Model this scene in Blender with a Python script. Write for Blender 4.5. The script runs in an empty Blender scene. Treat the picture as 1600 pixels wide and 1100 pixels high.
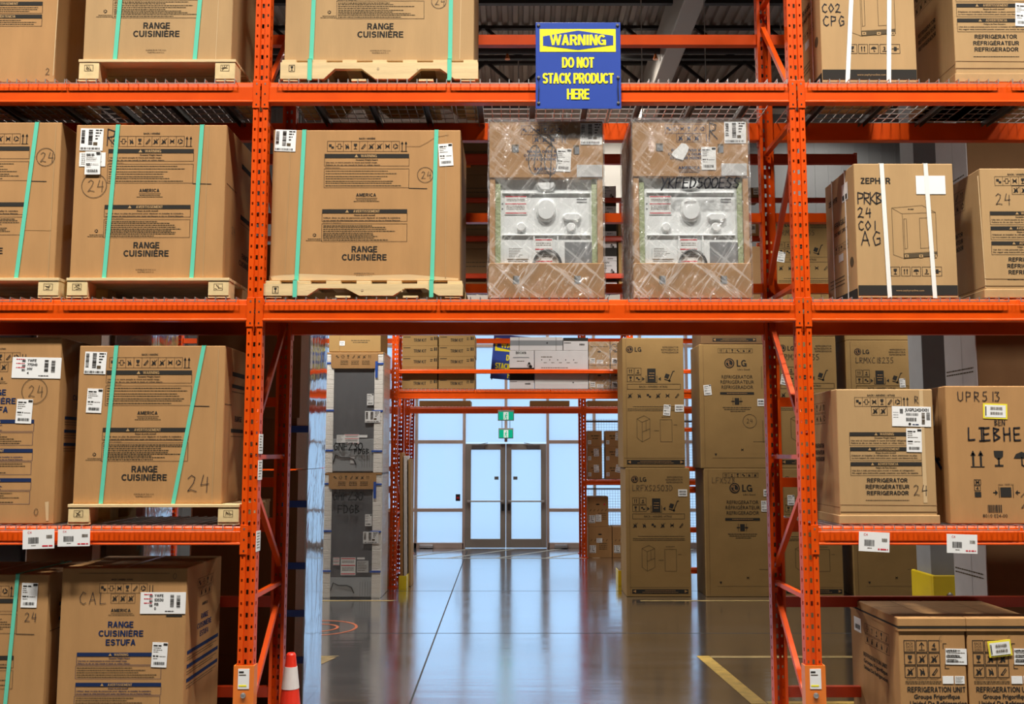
import bpy, bmesh, math, random
from mathutils import Vector, Matrix
random.seed(7)
SC = bpy.context.scene
COL = SC.collection
# ------------------------------------------------------------------ camera, world, light, exposure
H = 2.05
FPX, CU = 1520.0, 810.0
PITCH = math.atan(157 / FPX)
cam = bpy.data.cameras.new('camera'); cam.sensor_fit = 'HORIZONTAL'; cam.sensor_width = 36
cam.lens = 36 * FPX / 1600; cam.shift_x = -(CU - 800) / 1600; cam.clip_end = 200
camo = bpy.data.objects.new('camera', cam); COL.objects.link(camo)
camo.location = (0, 0, H); camo.rotation_euler = (math.pi / 2 + PITCH, 0, 0)
SC.camera = camo
SC.view_settings.view_transform = 'Standard'; SC.view_settings.look = 'None'
SC.view_settings.gamma = 1; SC.view_settings.use_curve_mapping = False
SC.view_settings.exposure = 0.0
SC.cycles.use_denoising = True
SC.cycles.max_bounces = 8; SC.cycles.diffuse_bounces = 4; SC.cycles.transparent_max_bounces = 16
SC.cycles.sample_clamp_indirect = 6; SC.cycles.caustics_reflective = False; SC.cycles.caustics_refractive = False
world = bpy.data.worlds.new('daylight'); SC.world = world; world.use_nodes = True
bg = world.node_tree.nodes['Background']
bg.inputs[0].default_value = (0.50, 0.73, 1.0, 1); bg.inputs[1].default_value = 1.25
FRONT_LAMP_W, REAR_LAMP_W = 290.0, 140.0
LAMP_COL = (1.0, 0.945, 0.87)

def area(name, loc, size, power, col=LAMP_COL, rot=(0, 0, 0), portal=False, parent=None, spread=150):
    l = bpy.data.lights.new(name, 'AREA'); l.shape = 'RECTANGLE'; l.size, l.size_y = size
    l.energy = power; l.color = col
    if not portal: l.spread = math.radians(spread)
    if portal: l.cycles.is_portal = True
    o = bpy.data.objects.new(name, l); COL.objects.link(o); o.location = loc; o.rotation_euler = rot
    if parent: o.parent = parent
    return o
DOORY = 21.3                                                       # the glazed end wall


def P(u, v, Y):
    "the point seen at photo pixel (u, v) at distance Y: returns X, Z"
    cx, cy = (u - CU) / FPX, (550 - v) / FPX
    t = Y / (math.cos(PITCH) - cy * math.sin(PITCH))
    return cx * t, H + t * (math.sin(PITCH) + cy * math.cos(PITCH))
def FLOORY(v):
    cy = (550 - v) / FPX
    return -H * (math.cos(PITCH) - cy * math.sin(PITCH)) / (math.sin(PITCH) + cy * math.cos(PITCH))

# ------------------------------------------------------------------ materials
MATS = {}
def mat(name, col, rough=0.5, metal=0.0, var=0.0, vscale=6.0, bump=0.0, bscale=80.0, stretch=(1, 1, 1), coat=0.0, spec=0.5, emit=None, dark=None):
    m = bpy.data.materials.new(name); m.use_nodes = True; MATS[name] = m
    nt = m.node_tree; b = nt.nodes['Principled BSDF']
    b.inputs['Base Color'].default_value = (*col, 1); b.inputs['Roughness'].default_value = rough
    b.inputs['Metallic'].default_value = metal; b.inputs['Coat Weight'].default_value = coat
    b.inputs['Specular IOR Level'].default_value = spec
    if emit:
        b.inputs['Emission Color'].default_value = (*col, 1); b.inputs['Emission Strength'].default_value = emit
    if var or bump:
        tc = nt.nodes.new('ShaderNodeTexCoord'); mp = nt.nodes.new('ShaderNodeMapping')
        mp.inputs['Scale'].default_value = stretch
        nt.links.new(tc.outputs['Object'], mp.inputs[0])
    if var:
        n = nt.nodes.new('ShaderNodeTexNoise'); n.inputs['Scale'].default_value = vscale; n.inputs['Detail'].default_value = 6
        nt.links.new(mp.outputs[0], n.inputs['Vector'])
        r = nt.nodes.new('ShaderNodeValToRGB'); r.color_ramp.elements[0].position = .3; r.color_ramp.elements[1].position = .7
        d = dark or tuple(c * (1 - var) for c in col)
        r.color_ramp.elements[0].color = (*d, 1); r.color_ramp.elements[1].color = (*[min(1, c * (1 + var * .5)) for c in col], 1)
        nt.links.new(n.outputs[0], r.inputs[0]); nt.links.new(r.outputs[0], b.inputs['Base Color'])
    if bump:
        n2 = nt.nodes.new('ShaderNodeTexNoise'); n2.inputs['Scale'].default_value = bscale; n2.inputs['Detail'].default_value = 3
        nt.links.new(mp.outputs[0], n2.inputs['Vector'])
        bp = nt.nodes.new('ShaderNodeBump'); bp.inputs['Strength'].default_value = bump; bp.inputs['Distance'].default_value = .02
        nt.links.new(n2.outputs[0], bp.inputs['Height']); nt.links.new(bp.outputs[0], b.inputs['Normal'])
    return m
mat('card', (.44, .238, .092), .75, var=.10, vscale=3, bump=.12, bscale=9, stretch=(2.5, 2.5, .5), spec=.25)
mat('card_light', (.455, .285, .128), .72, var=.09, vscale=3, bump=.12, bscale=9, stretch=(2.5, 2.5, .5), spec=.25)  # pale card; on the top-shelf range cartons it carries their stronger light
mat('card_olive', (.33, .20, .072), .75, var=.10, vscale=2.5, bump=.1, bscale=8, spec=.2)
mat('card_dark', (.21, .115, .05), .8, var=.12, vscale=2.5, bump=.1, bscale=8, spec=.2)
mat('card_tape', (.46, .27, .11), .35, spec=.4)
mat('card_edge', (.60, .42, .22), .8)
mat('ink', (.03, .027, .023), .85, spec=.15)
mat('ink_soft', (.10, .072, .04), .85, spec=.15)
mat('ink_blue', (.012, .026, .085), .8, spec=.15)
mat('marker', (.02, .02, .025), .4)
mat('marker_thin', (.07, .05, .03), .5)
mat('paper', (.86, .86, .84), .55)
mat('paper_grey', (.55, .55, .54), .6)
mat('paper_yellow', (.9, .78, .05), .5)
mat('ink_red', (.65, .03, .05), .5)
mat('ink_green', (.02, .2, .1), .5)
mat('strap_teal', (.13, .60, .42), .3, spec=.5)
mat('strap_white', (.85, .85, .8), .35)
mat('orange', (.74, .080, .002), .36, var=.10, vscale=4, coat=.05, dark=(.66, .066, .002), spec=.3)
mat('orange_shaded', (.52, .042, .006), .4, var=.1, vscale=4, spec=.4)  # the rack orange darkened: shade painted into rear and distant beams
mat('orange_guard', (.78, .19, .02), .35, coat=.2)
mat('zinc', (.62, .62, .60), .35, metal=.85)
mat('zinc_dark', (.16, .155, .15), .45, metal=.5)
mat('steel_bolt', (.5, .5, .5), .35, metal=.9)
mat('wood', (.72, .53, .27), .7, var=.16, vscale=3.0, bump=.1, bscale=30, stretch=(.6, 6, 9))
mat('wood_end', (.74, .56, .28), .75, var=.14, vscale=14)
mat('wood_dark', (.5, .36, .2), .75, var=.12, vscale=5)  # darker brown for the round marks on the stringers
mat('sign_blue', (.035, .075, .36), .3, spec=.5, var=.04, vscale=3)
mat('sign_yellow', (.92, .80, .02), .4)
mat('black_plastic', (.02, .02, .02), .4)
mat('range_white', (.86, .89, .89), .35)
mat('range_grey', (.20, .21, .22), .45)
mat('fridge_grey', (.115, .118, .125), .42, var=.1, vscale=2)
mat('fridge_metal', (.33, .35, .36), .4, metal=.3)
mat('foam', (.87, .83, .76), .8, bump=.3, bscale=60)
mat('foam_green', (.36, .42, .22), .8, bump=.3, bscale=60)
mat('blue_tape', (.02, .09, .42), .45)
mat('white_carton', (.55, .53, .53), .6, var=.05)
mat('grey_carton', (.24, .22, .21), .6)
mat('grey_paint', (.30, .31, .33), .5, var=.06)
mat('yellow_paint', (.80, .58, .01), .4, var=.06, vscale=5)
mat('wall_beige', (.78, .745, .67), .8, var=.04, vscale=1)
mat('wall_grey', (.27, .275, .275), .6, var=.05, vscale=1)
mat('wall_dark', (.09, .085, .08), .8)
mat('ceiling_deck', (.38, .32, .27), .6, metal=.2)
mat('joist', (.022, .018, .017), .6)
mat('duct', (.42, .38, .33), .55, metal=.1)
mat('bronze_frame', (.36, .33, .29), .45)
mat('pink_frame', (.62, .50, .44), .5)
mat('cone_red', (.85, .035, .012), .4, spec=.5)
mat('cone_white', (.80, .74, .70), .4, var=.06, vscale=12)
mat('cone_base', (.03, .03, .03), .6)
mat('exit_green', (.0, .5, .28), .4, emit=.55)
mat('exit_white', (.9, .95, .92), .4, emit=.55)
mat('steel_box', (.5, .51, .52), .4, metal=.6)
mat('lamp_lens', (1, .96, .9), .4, emit=9.0)
mat('lamp_body', (.6, .6, .6), .4)
mat('board_white', (.75, .73, .69), .6)
mat('line_yellow', (.60, .39, .07), .45, var=.3, vscale=9)
mat('line_worn', (.33, .235, .09), .45, var=.35, vscale=7)
mat('line_pale', (.55, .50, .38), .45, var=.3, vscale=9)
mat('line_orange', (.42, .11, .045), .5, var=.3, vscale=20)
mat('joint', (.03, .03, .032), .7)
def film(name, base, edge, rough, bscale, stretch, bumpd, tint=(1, 1, 1), crease=0.0):
    "clear plastic film: see-through face on, mirror-like at a slant, creased"
    m = bpy.data.materials.new(name); m.use_nodes = True; MATS[name] = m; nt = m.node_tree; nt.nodes.clear()
    out = nt.nodes.new('ShaderNodeOutputMaterial'); mix = nt.nodes.new('ShaderNodeMixShader')
    tr = nt.nodes.new('ShaderNodeBsdfTransparent'); gl = nt.nodes.new('ShaderNodeBsdfGlossy')
    tr.inputs[0].default_value = (*tint, 1); gl.inputs[1].default_value = rough
    tc = nt.nodes.new('ShaderNodeTexCoord'); mp = nt.nodes.new('ShaderNodeMapping'); mp.inputs['Scale'].default_value = stretch
    mp.inputs['Rotation'].default_value = (0, .5, 0)
    no = nt.nodes.new('ShaderNodeTexNoise'); no.inputs['Scale'].default_value = bscale; no.inputs['Detail'].default_value = 4; no.inputs['Distortion'].default_value = 1.6
    bp = nt.nodes.new('ShaderNodeBump'); bp.inputs['Strength'].default_value = 1; bp.inputs['Distance'].default_value = bumpd
    lw = nt.nodes.new('ShaderNodeLayerWeight'); lw.inputs['Blend'].default_value = .5
    mr = nt.nodes.new('ShaderNodeMapRange'); mr.inputs[3].default_value = base; mr.inputs[4].default_value = edge
    nt.links.new(lw.outputs['Facing'], mr.inputs[0]); nt.links.new(mr.outputs[0], mix.inputs[0])
    nt.links.new(tc.outputs['Object'], mp.inputs[0]); nt.links.new(mp.outputs[0], no.inputs['Vector'])
    nt.links.new(no.outputs[0], bp.inputs['Height']); nt.links.new(bp.outputs[0], gl.inputs['Normal'])
    nt.links.new(tr.outputs[0], mix.inputs[1]); nt.links.new(gl.outputs[0], mix.inputs[2]); nt.links.new(mix.outputs[0], out.inputs[0])
    if crease:                                                       # milky lines where the film is folded
        df = nt.nodes.new('ShaderNodeBsdfDiffuse'); df.inputs[0].default_value = (.95, .95, .93, 1); last = None
        for sc, rot, st in ((4, (0, .95, 0), (.45, 1, 4.5)), (3.5, (0, -.7, 0), (.4, 1, 5))):
            m1 = nt.nodes.new('ShaderNodeMapping'); m1.inputs['Rotation'].default_value = rot; nt.links.new(tc.outputs['Object'], m1.inputs[0])
            m2 = nt.nodes.new('ShaderNodeMapping'); m2.inputs['Scale'].default_value = st
            n2 = nt.nodes.new('ShaderNodeTexNoise'); n2.inputs['Scale'].default_value = sc; n2.inputs['Detail'].default_value = 2; n2.inputs['Distortion'].default_value = 1.4
            nt.links.new(m1.outputs[0], m2.inputs[0]); nt.links.new(m2.outputs[0], n2.inputs['Vector'])
            r2 = nt.nodes.new('ShaderNodeValToRGB'); el = r2.color_ramp.elements
            el[0].position = .53; el[0].color = (0, 0, 0, 1); el[1].position = .66; el[1].color = (0, 0, 0, 1); x = el.new(.595); x.color = (crease, crease, crease, 1)
            nt.links.new(n2.outputs[0], r2.inputs[0])
            if last:
                mx = nt.nodes.new('ShaderNodeMath'); mx.operation = 'MAXIMUM'; nt.links.new(last.outputs[0], mx.inputs[0]); nt.links.new(r2.outputs[0], mx.inputs[1]); last = mx
            else: last = r2
        sx = nt.nodes.new('ShaderNodeSeparateXYZ'); nt.links.new(tc.outputs['Object'], sx.inputs[0])      # tightest at the foot
        hz = nt.nodes.new('ShaderNodeMapRange'); hz.inputs[1].default_value = .18; hz.inputs[2].default_value = .5; hz.inputs[3].default_value = 1; hz.inputs[4].default_value = .45; nt.links.new(sx.outputs[2], hz.inputs[0])
        ml = nt.nodes.new('ShaderNodeMath'); ml.operation = 'MULTIPLY'; nt.links.new(last.outputs[0], ml.inputs[0]); nt.links.new(hz.outputs[0], ml.inputs[1])
        ad = nt.nodes.new('ShaderNodeMath'); ad.operation = 'ADD'; ad.inputs[1].default_value = .04; nt.links.new(ml.outputs[0], ad.inputs[0])
        mx2 = nt.nodes.new('ShaderNodeMixShader'); nt.links.new(ad.outputs[0], mx2.inputs[0]); nt.links.new(mix.outputs[0], mx2.inputs[1]); nt.links.new(df.outputs[0], mx2.inputs[2]); nt.links.new(mx2.outputs[0], out.inputs[0])
    return m
film('stretch_film', .09, .5, .13, 3.2, (4.5, 4.5, 1.0), .14, crease=.26)
film('thin_film', .05, .6, .12, 3.0, (3, 3, 1), .02)
film('thick_film', .45, 1.0, .06, 2.0, (1.4, 1.4, .5), .004, (.95, .97, 1))
def pane_mat():
    m = bpy.data.materials.new('frosted_glass'); m.use_nodes = True; MATS['frosted_glass'] = m; nt = m.node_tree; nt.nodes.clear()
    out = nt.nodes.new('ShaderNodeOutputMaterial'); mix = nt.nodes.new('ShaderNodeMixShader'); mix2 = nt.nodes.new('ShaderNodeMixShader')
    tr = nt.nodes.new('ShaderNodeBsdfTransparent'); tl = nt.nodes.new('ShaderNodeBsdfTranslucent'); gl = nt.nodes.new('ShaderNodeBsdfGlossy')
    tr.inputs[0].default_value = (.97, .985, 1, 1); tl.inputs[0].default_value = (.85, .93, 1, 1); gl.inputs[1].default_value = .08
    mix.inputs[0].default_value = .22; mix2.inputs[0].default_value = .05
    nt.links.new(tr.outputs[0], mix.inputs[1]); nt.links.new(tl.outputs[0], mix.inputs[2])
    nt.links.new(mix.outputs[0], mix2.inputs[1]); nt.links.new(gl.outputs[0], mix2.inputs[2]); nt.links.new(mix2.outputs[0], out.inputs[0])
pane_mat()
def floor_mat():
    m = bpy.data.materials.new('polished_concrete'); m.use_nodes = True; MATS['polished_concrete'] = m; nt = m.node_tree
    b = nt.nodes['Principled BSDF']
    tc = nt.nodes.new('ShaderNodeTexCoord')
    def noise(scale, st, det=5):
        mp = nt.nodes.new('ShaderNodeMapping'); mp.inputs['Scale'].default_value = st; nt.links.new(tc.outputs['Object'], mp.inputs[0])
        n = nt.nodes.new('ShaderNodeTexNoise'); n.inputs['Scale'].default_value = scale; n.inputs['Detail'].default_value = det
        nt.links.new(mp.outputs[0], n.inputs['Vector']); return n
    n1 = noise(.8, (1, 1.4, 1), 8)
    r = nt.nodes.new('ShaderNodeValToRGB'); r.color_ramp.elements[0].position = .3; r.color_ramp.elements[1].position = .72
    r.color_ramp.elements[0].color = (.085, .086, .086, 1); r.color_ramp.elements[1].color = (.150, .150, .147, 1)
    nt.links.new(n1.outputs[0], r.inputs[0]); nt.links.new(r.outputs[0], b.inputs['Base Color'])
    n2 = noise(1.1, (.5, 2.2, 1), 6)
    mr = nt.nodes.new('ShaderNodeMapRange'); mr.inputs[3].default_value = .09; mr.inputs[4].default_value = .20
    nt.links.new(n2.outputs[0], mr.inputs[0]); nt.links.new(mr.outputs[0], b.inputs['Roughness'])
    b.inputs['IOR'].default_value = 1.5
    n3 = noise(2.2, (.35, 2.6, 1), 3)
    bp = nt.nodes.new('ShaderNodeBump'); bp.inputs['Strength'].default_value = .35; bp.inputs['Distance'].default_value = .006
    nt.links.new(n3.outputs[0], bp.inputs['Height']); nt.links.new(bp.outputs[0], b.inputs['Normal'])
    # sealed, polished top: mirror-like at a slant
    out = nt.nodes['Material Output']; gl = nt.nodes.new('ShaderNodeBsdfGlossy'); gl.inputs[0].default_value = (.97, .98, 1, 1)
    nt.links.new(mr.outputs[0], gl.inputs[1]); nt.links.new(bp.outputs[0], gl.inputs['Normal'])
    lw = nt.nodes.new('ShaderNodeLayerWeight'); lw.inputs['Blend'].default_value = .5
    m2 = nt.nodes.new('ShaderNodeMapRange'); m2.inputs[1].default_value = .25; m2.inputs[2].default_value = .80; m2.inputs[3].default_value = .03; m2.inputs[4].default_value = .92
    mix = nt.nodes.new('ShaderNodeMixShader'); nt.links.new(lw.outputs['Facing'], m2.inputs[0]); nt.links.new(m2.outputs[0], mix.inputs[0])
    nt.links.new(b.outputs[0], mix.inputs[1]); nt.links.new(gl.outputs[0], mix.inputs[2]); nt.links.new(mix.outputs[0], out.inputs[0])
floor_mat()

# ------------------------------------------------------------------ mesh kit
class MB:
    "collects shapes of any material; build() links them as ONE mesh object"
    def __init__(s): s.v = []; s.f = []; s.m = []; s.slots = []
    def add(s, vs, fs, m):
        if m not in s.slots: s.slots.append(m)
        k = s.slots.index(m); n = len(s.v); s.v += [tuple(p) for p in vs]
        for f in fs: s.f.append([n + i for i in f]); s.m.append(k)
        return s
    def box(s, x0, x1, y0, y1, z0, z1, m, bev=0.0):
        if bev:
            bm = bmesh.new(); bmesh.ops.create_cube(bm, size=1)
            for v in bm.verts:
                v.co = Vector((x0 if v.co.x < 0 else x1, y0 if v.co.y < 0 else y1, z0 if v.co.z < 0 else z1))
            bmesh.ops.bevel(bm, geom=bm.edges[:], offset=bev, segments=2, profile=.5, affect='EDGES')
            bm.verts.index_update()
            s.add([v.co for v in bm.verts], [[v.index for v in f.verts] for f in bm.faces], m); bm.free(); return s
        return s.add([(x0, y0, z0), (x1, y0, z0), (x1, y1, z0), (x0, y1, z0), (x0, y0, z1), (x1, y0, z1), (x1, y1, z1), (x0, y1, z1)],
                     [(0, 3, 2, 1), (4, 5, 6, 7), (0, 1, 5, 4), (1, 2, 6, 5), (2, 3, 7, 6), (3, 0, 4, 7)], m)
    def prism(s, poly, a0, a1, m, axis='x'):
        "closed outline extruded along an axis; poly is (y,z) for x, (x,z) for y, (x,y) for z"
        n = len(poly)
        def pt(p, a): return (a, p[0], p[1]) if axis == 'x' else (p[0], a, p[1]) if axis == 'y' else (p[0], p[1], a)
        vs = [pt(p, a0) for p in poly] + [pt(p, a1) for p in poly]
        fs = [tuple(range(n)), tuple(range(2 * n - 1, n - 1, -1))] + [(i, i + n, (i + 1) % n + n, (i + 1) % n) for i in range(n)]
        return s.add(vs, fs, m)
    def bar(s, p, q, w, t, m, up=(0, 0, 1)):
        "a straight bar of section w x t from p to q"
        p, q = Vector(p), Vector(q); d = (q - p).normalized(); a = d.cross(Vector(up))
        if a.length < 1e-4: a = d.cross(Vector((1, 0, 0)))
        a.normalize(); b = a.cross(d)
        vs = [c + a * (i * w / 2) + b * (j * t / 2) for c in (p, q) for i, j in ((-1, -1), (1, -1), (1, 1), (-1, 1))]
        return s.add(vs, [(0, 1, 2, 3), (7, 6, 5, 4), (0, 4, 5, 1), (1, 5, 6, 2), (2, 6, 7, 3), (3, 7, 4, 0)], m)
    def tube(s, pts, r, m, n=8):
        pts = [Vector(p) for p in pts]; rings = []
        for i, p in enumerate(pts):
            d = (pts[min(i + 1, len(pts) - 1)] - pts[max(i - 1, 0)]).normalized()
            a = d.cross(Vector((0, 0, 1)))
            if a.length < 1e-3: a = d.cross(Vector((0, 1, 0)))
            a.normalize(); b = a.cross(d)
            rings.append([p + (a * math.cos(t) + b * math.sin(t)) * r for t in [2 * math.pi * k / n for k in range(n)]])
        vs = [v for r_ in rings for v in r_]; fs = []
        for i in range(len(rings) - 1):
            for k in range(n): fs.append((i * n + k, i * n + (k + 1) % n, (i + 1) * n + (k + 1) % n, (i + 1) * n + k))
        fs += [tuple(range(n - 1, -1, -1)), tuple(range((len(rings) - 1) * n, len(rings) * n))]
        return s.add(vs, fs, m)
    def lathe(s, prof, m, n=28, c=(0, 0, 0)):
        vs = [(c[0] + r * math.cos(2 * math.pi * k / n), c[1] + r * math.sin(2 * math.pi * k / n), c[2] + z) for r, z in prof for k in range(n)]
        fs = [(i * n + k, i * n + (k + 1) % n, (i + 1) * n + (k + 1) % n, (i + 1) * n + k) for i in range(len(prof) - 1) for k in range(n)]
        fs += [tuple(range(n - 1, -1, -1)), tuple(range((len(prof) - 1) * n, len(prof) * n))]
        return s.add(vs, fs, m)
    def mesh(s, name):
        me = bpy.data.meshes.new(name); me.from_pydata(s.v, [], s.f)
        for k in s.slots: me.materials.append(MATS[k])
        me.polygons.foreach_set('material_index', s.m); me.update(); return me
    def build(s, name, parent=None, loc=(0, 0, 0), smooth=False):
        me = s.mesh(name)
        if smooth: me.polygons.foreach_set('use_smooth', [True] * len(me.polygons))
        o = bpy.data.objects.new(name, me); COL.objects.link(o); o.location = loc
        if parent: o.parent = parent
        return o
def tag(o, label, cat, group=None, kind='thing'):
    o['label'] = label; o['category'] = cat
    if group: o['group'] = group
    if kind: o['kind'] = kind
    return o
def thing(name, label, cat, loc=(0, 0, 0), rotz=0.0, group=None, kind='thing'):
    o = bpy.data.objects.new(name, None); COL.objects.link(o); o.location = loc; o.rotation_euler = (0, 0, rotz); o.empty_display_size = .1
    return tag(o, label, cat, group, kind)
def struct(o): o['kind'] = 'structure'; return o
def link_copy(o, parent, loc=None):
    c = o.copy(); COL.objects.link(c); c.parent = parent
    if loc is not None: c.location = loc
    for ch in o.children: link_copy(ch, c)
    return c

# ------------------------------------------------------------------ lettering
GL = {}
def make_glyphs():
    chars = sorted(set("ABCDEFGHIJKLMNOPQRSTUVWXYZabcdefghijklmnopqrstuvwxyz0123456789.,-/'&:!ÈÉÁÓÀÊéèàáóêíñ"))
    tmp = []
    for bold, off in ((0, 0.0), (1, 0.028)):
        for ch in chars:
            for txt in (ch, '|' + ch + '|', '||'):
                if txt == '||' and ch != chars[0]: continue
                cu = bpy.data.curves.new('g', 'FONT'); cu.body = txt; cu.size = 1; cu.offset = off; cu.resolution_u = 2; cu.fill_mode = 'FRONT'
                o = bpy.data.objects.new('g', cu); COL.objects.link(o); tmp.append((bold, ch, txt, o))
    dg = bpy.context.evaluated_depsgraph_get(); raw = {}
    for bold, ch, txt, o in tmp:
        me = o.evaluated_get(dg).to_mesh()
        raw[(bold, txt)] = ([(v.co.x, v.co.y) for v in me.vertices], [tuple(p.vertices) for p in me.polygons])
        o.evaluated_get(dg).to_mesh_clear()
    def width(b, t): xs = [p[0] for p in raw[(b, t)][0]]; return max(xs) - min(xs)
    for bold in (0, 1):
        hs = [p[1] for p in raw[(bold, 'H')][0]]; k = 1 / (max(hs) - min(hs)); base = min(hs); wb = width(bold, '||')
        for ch in chars:
            vs, fs = raw[(bold, ch)]
            GL[(bold, ch)] = ([(x * k, (y - base) * k) for x, y in vs], fs, (width(bold, '|' + ch + '|') - wb) * k)
        GL[(bold, ' ')] = ([], [], .38)
    for *_, o in tmp:
        c = o.data; bpy.data.objects.remove(o); bpy.data.curves.remove(c)
make_glyphs()
LIFT = {}
def sans_caps():
    "bold grotesque capitals drawn from strokes, as on the cartons"
    T = .19; h = T / 2
    def seg(x0, y0, x1, y1, t=T):
        L = math.hypot(x1 - x0, y1 - y0); nx, ny = -(y1 - y0) / L * t / 2, (x1 - x0) / L * t / 2
        return [[(x0 - nx, y0 - ny), (x1 - nx, y1 - ny), (x1 + nx, y1 + ny), (x0 + nx, y0 + ny)]]
    def arc(cx, cy, rx, ry, a0, a1, t=T, n=14):
        P_ = []
        for k in range(n):
            p, q = math.radians(a0 + (a1 - a0) * k / n), math.radians(a0 + (a1 - a0) * (k + 1) / n)
            o = [(cx + (rx + s) * math.cos(r), cy + (ry + s * .92) * math.sin(r)) for r, s in ((p, -h), (p, h), (q, h), (q, -h))]
            P_.append(o if a1 > a0 else o[::-1])
        return P_
    V = lambda x, y0=0, y1=1: seg(x, y0, x, y1)
    Hh = lambda y, x0, x1: seg(x0, y, x1, y, .165)
    lo, hi = .083, .917
    D = {'A': (.76, seg(.09, 0, .36, 1) + seg(.63, 0, .36, 1) + seg(.24, 1, .48, 1, .02) + Hh(.3, .2, .53)), 'B': (.72, V(.1) + Hh(hi, .1, .4) + Hh(.53, .1, .4) + Hh(lo, .1, .42) + arc(.4, .723, .17, .195, -90, 90) + arc(.42, .306, .2, .223, -90, 90)),
         'C': (.76, arc(.41, .5, .32, .417, 42, 318)), 'D': (.75, V(.1) + Hh(hi, .1, .34) + Hh(lo, .1, .34) + arc(.34, .5, .3, .417, -90, 90)),
         'E': (.66, V(.1) + Hh(hi, .1, .62) + Hh(.52, .1, .58) + Hh(lo, .1, .63)), 'F': (.62, V(.1) + Hh(hi, .1, .6) + Hh(.5, .1, .54)), 'G': (.8, arc(.41, .5, .32, .417, 40, 330) + V(.71, 0, .5) + Hh(.44, .42, .78)),
         'H': (.75, V(.1) + V(.65) + Hh(.52, .1, .65)), 'I': (.3, V(.15)), 'J': (.6, V(.46, .3, 1) + arc(.27, .3, .19, .217, 180, 360)), 'K': (.74, V(.1) + seg(.14, .32, .66, 1) + seg(.3, .52, .69, 0)), 'L': (.6, V(.1) + Hh(lo, .1, .58)),
         'M': (.9, V(.1) + V(.8) + seg(.15, 1, .45, .08) + seg(.75, 1, .45, .08)), 'N': (.76, V(.1) + V(.66) + seg(.13, 1, .63, 0)), 'O': (.82, arc(.41, .5, .32, .417, 0, 360, n=22)),
         'P': (.68, V(.1) + Hh(hi, .1, .4) + Hh(.45, .1, .4) + arc(.38, .683, .2, .233, -90, 90)), 'R': (.74, V(.1) + Hh(hi, .1, .42) + Hh(.47, .1, .42) + arc(.4, .693, .2, .223, -90, 90) + seg(.4, .46, .64, 0)),
         'S': (.7, arc(.35, .715, .235, .2, 18, 270) + arc(.35, .295, .25, .213, 90, -160)), 'T': (.66, Hh(hi, .01, .65) + V(.33)), 'U': (.74, V(.1, .36, 1) + V(.64, .36, 1) + arc(.37, .37, .27, .287, 180, 360)),
         'V': (.7, seg(.09, 1, .35, 0) + seg(.61, 1, .35, 0)), 'W': (1.14, seg(.08, 1, .31, 0, .165) + seg(.31, 0, .57, 1, .165) + seg(.57, 1, .83, 0, .165) + seg(.83, 0, 1.06, 1, .165)), 'X': (.72, seg(.09, 0, .62, 1) + seg(.62, 0, .09, 1)),
         'Y': (.7, V(.35, 0, .45) + seg(.08, 1, .35, .42) + seg(.62, 1, .35, .42)), 'Z': (.66, Hh(hi, .06, .6) + Hh(lo, .05, .62) + seg(.55, .9, .11, .1))}
    for x, y, s in (('É', 'E', 1), ('È', 'E', -1), ('Á', 'A', 1), ('À', 'A', -1), ('Ó', 'O', 1)):
        w, p = D[y]; c = w / 2; D[x] = (w, p + [[(c - .06 * s - .06, 1.07), (c - .06 * s + .06, 1.07), (c + .1 * s + .07, 1.24), (c + .1 * s - .07, 1.24)]])
    for ch, (w, polys) in D.items():
        vs, fs = [], []
        lv, k0 = [], -1
        for p in polys:
            if not (lv and len(lv) >= 4 and abs(p[0][0] - vs[-1][0]) + abs(p[0][1] - vs[-1][1]) < 1e-6 or lv and min(abs(p[i][0] - v[0]) + abs(p[i][1] - v[1]) for i in range(4) for v in vs[-4:]) < 1e-6): k0 += 1     # a new stroke lies a hair above the last
            A = sum(p[i][0] * p[(i + 1) % len(p)][1] - p[(i + 1) % len(p)][0] * p[i][1] for i in range(len(p)))
            p = p if A > 0 else p[::-1]; fs.append(tuple(range(len(vs), len(vs) + len(p)))); vs += p; lv += [k0] * len(p)
        GL[(2, ch)] = (vs, fs, w + .06); LIFT[ch] = lv
    for k in list(GL):
        if k[0] == 1 and (2, k[1]) not in GL: GL[(2, k[1])] = GL[k]
    GL[(2, ' ')] = ([], [], .36)
sans_caps()
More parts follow.
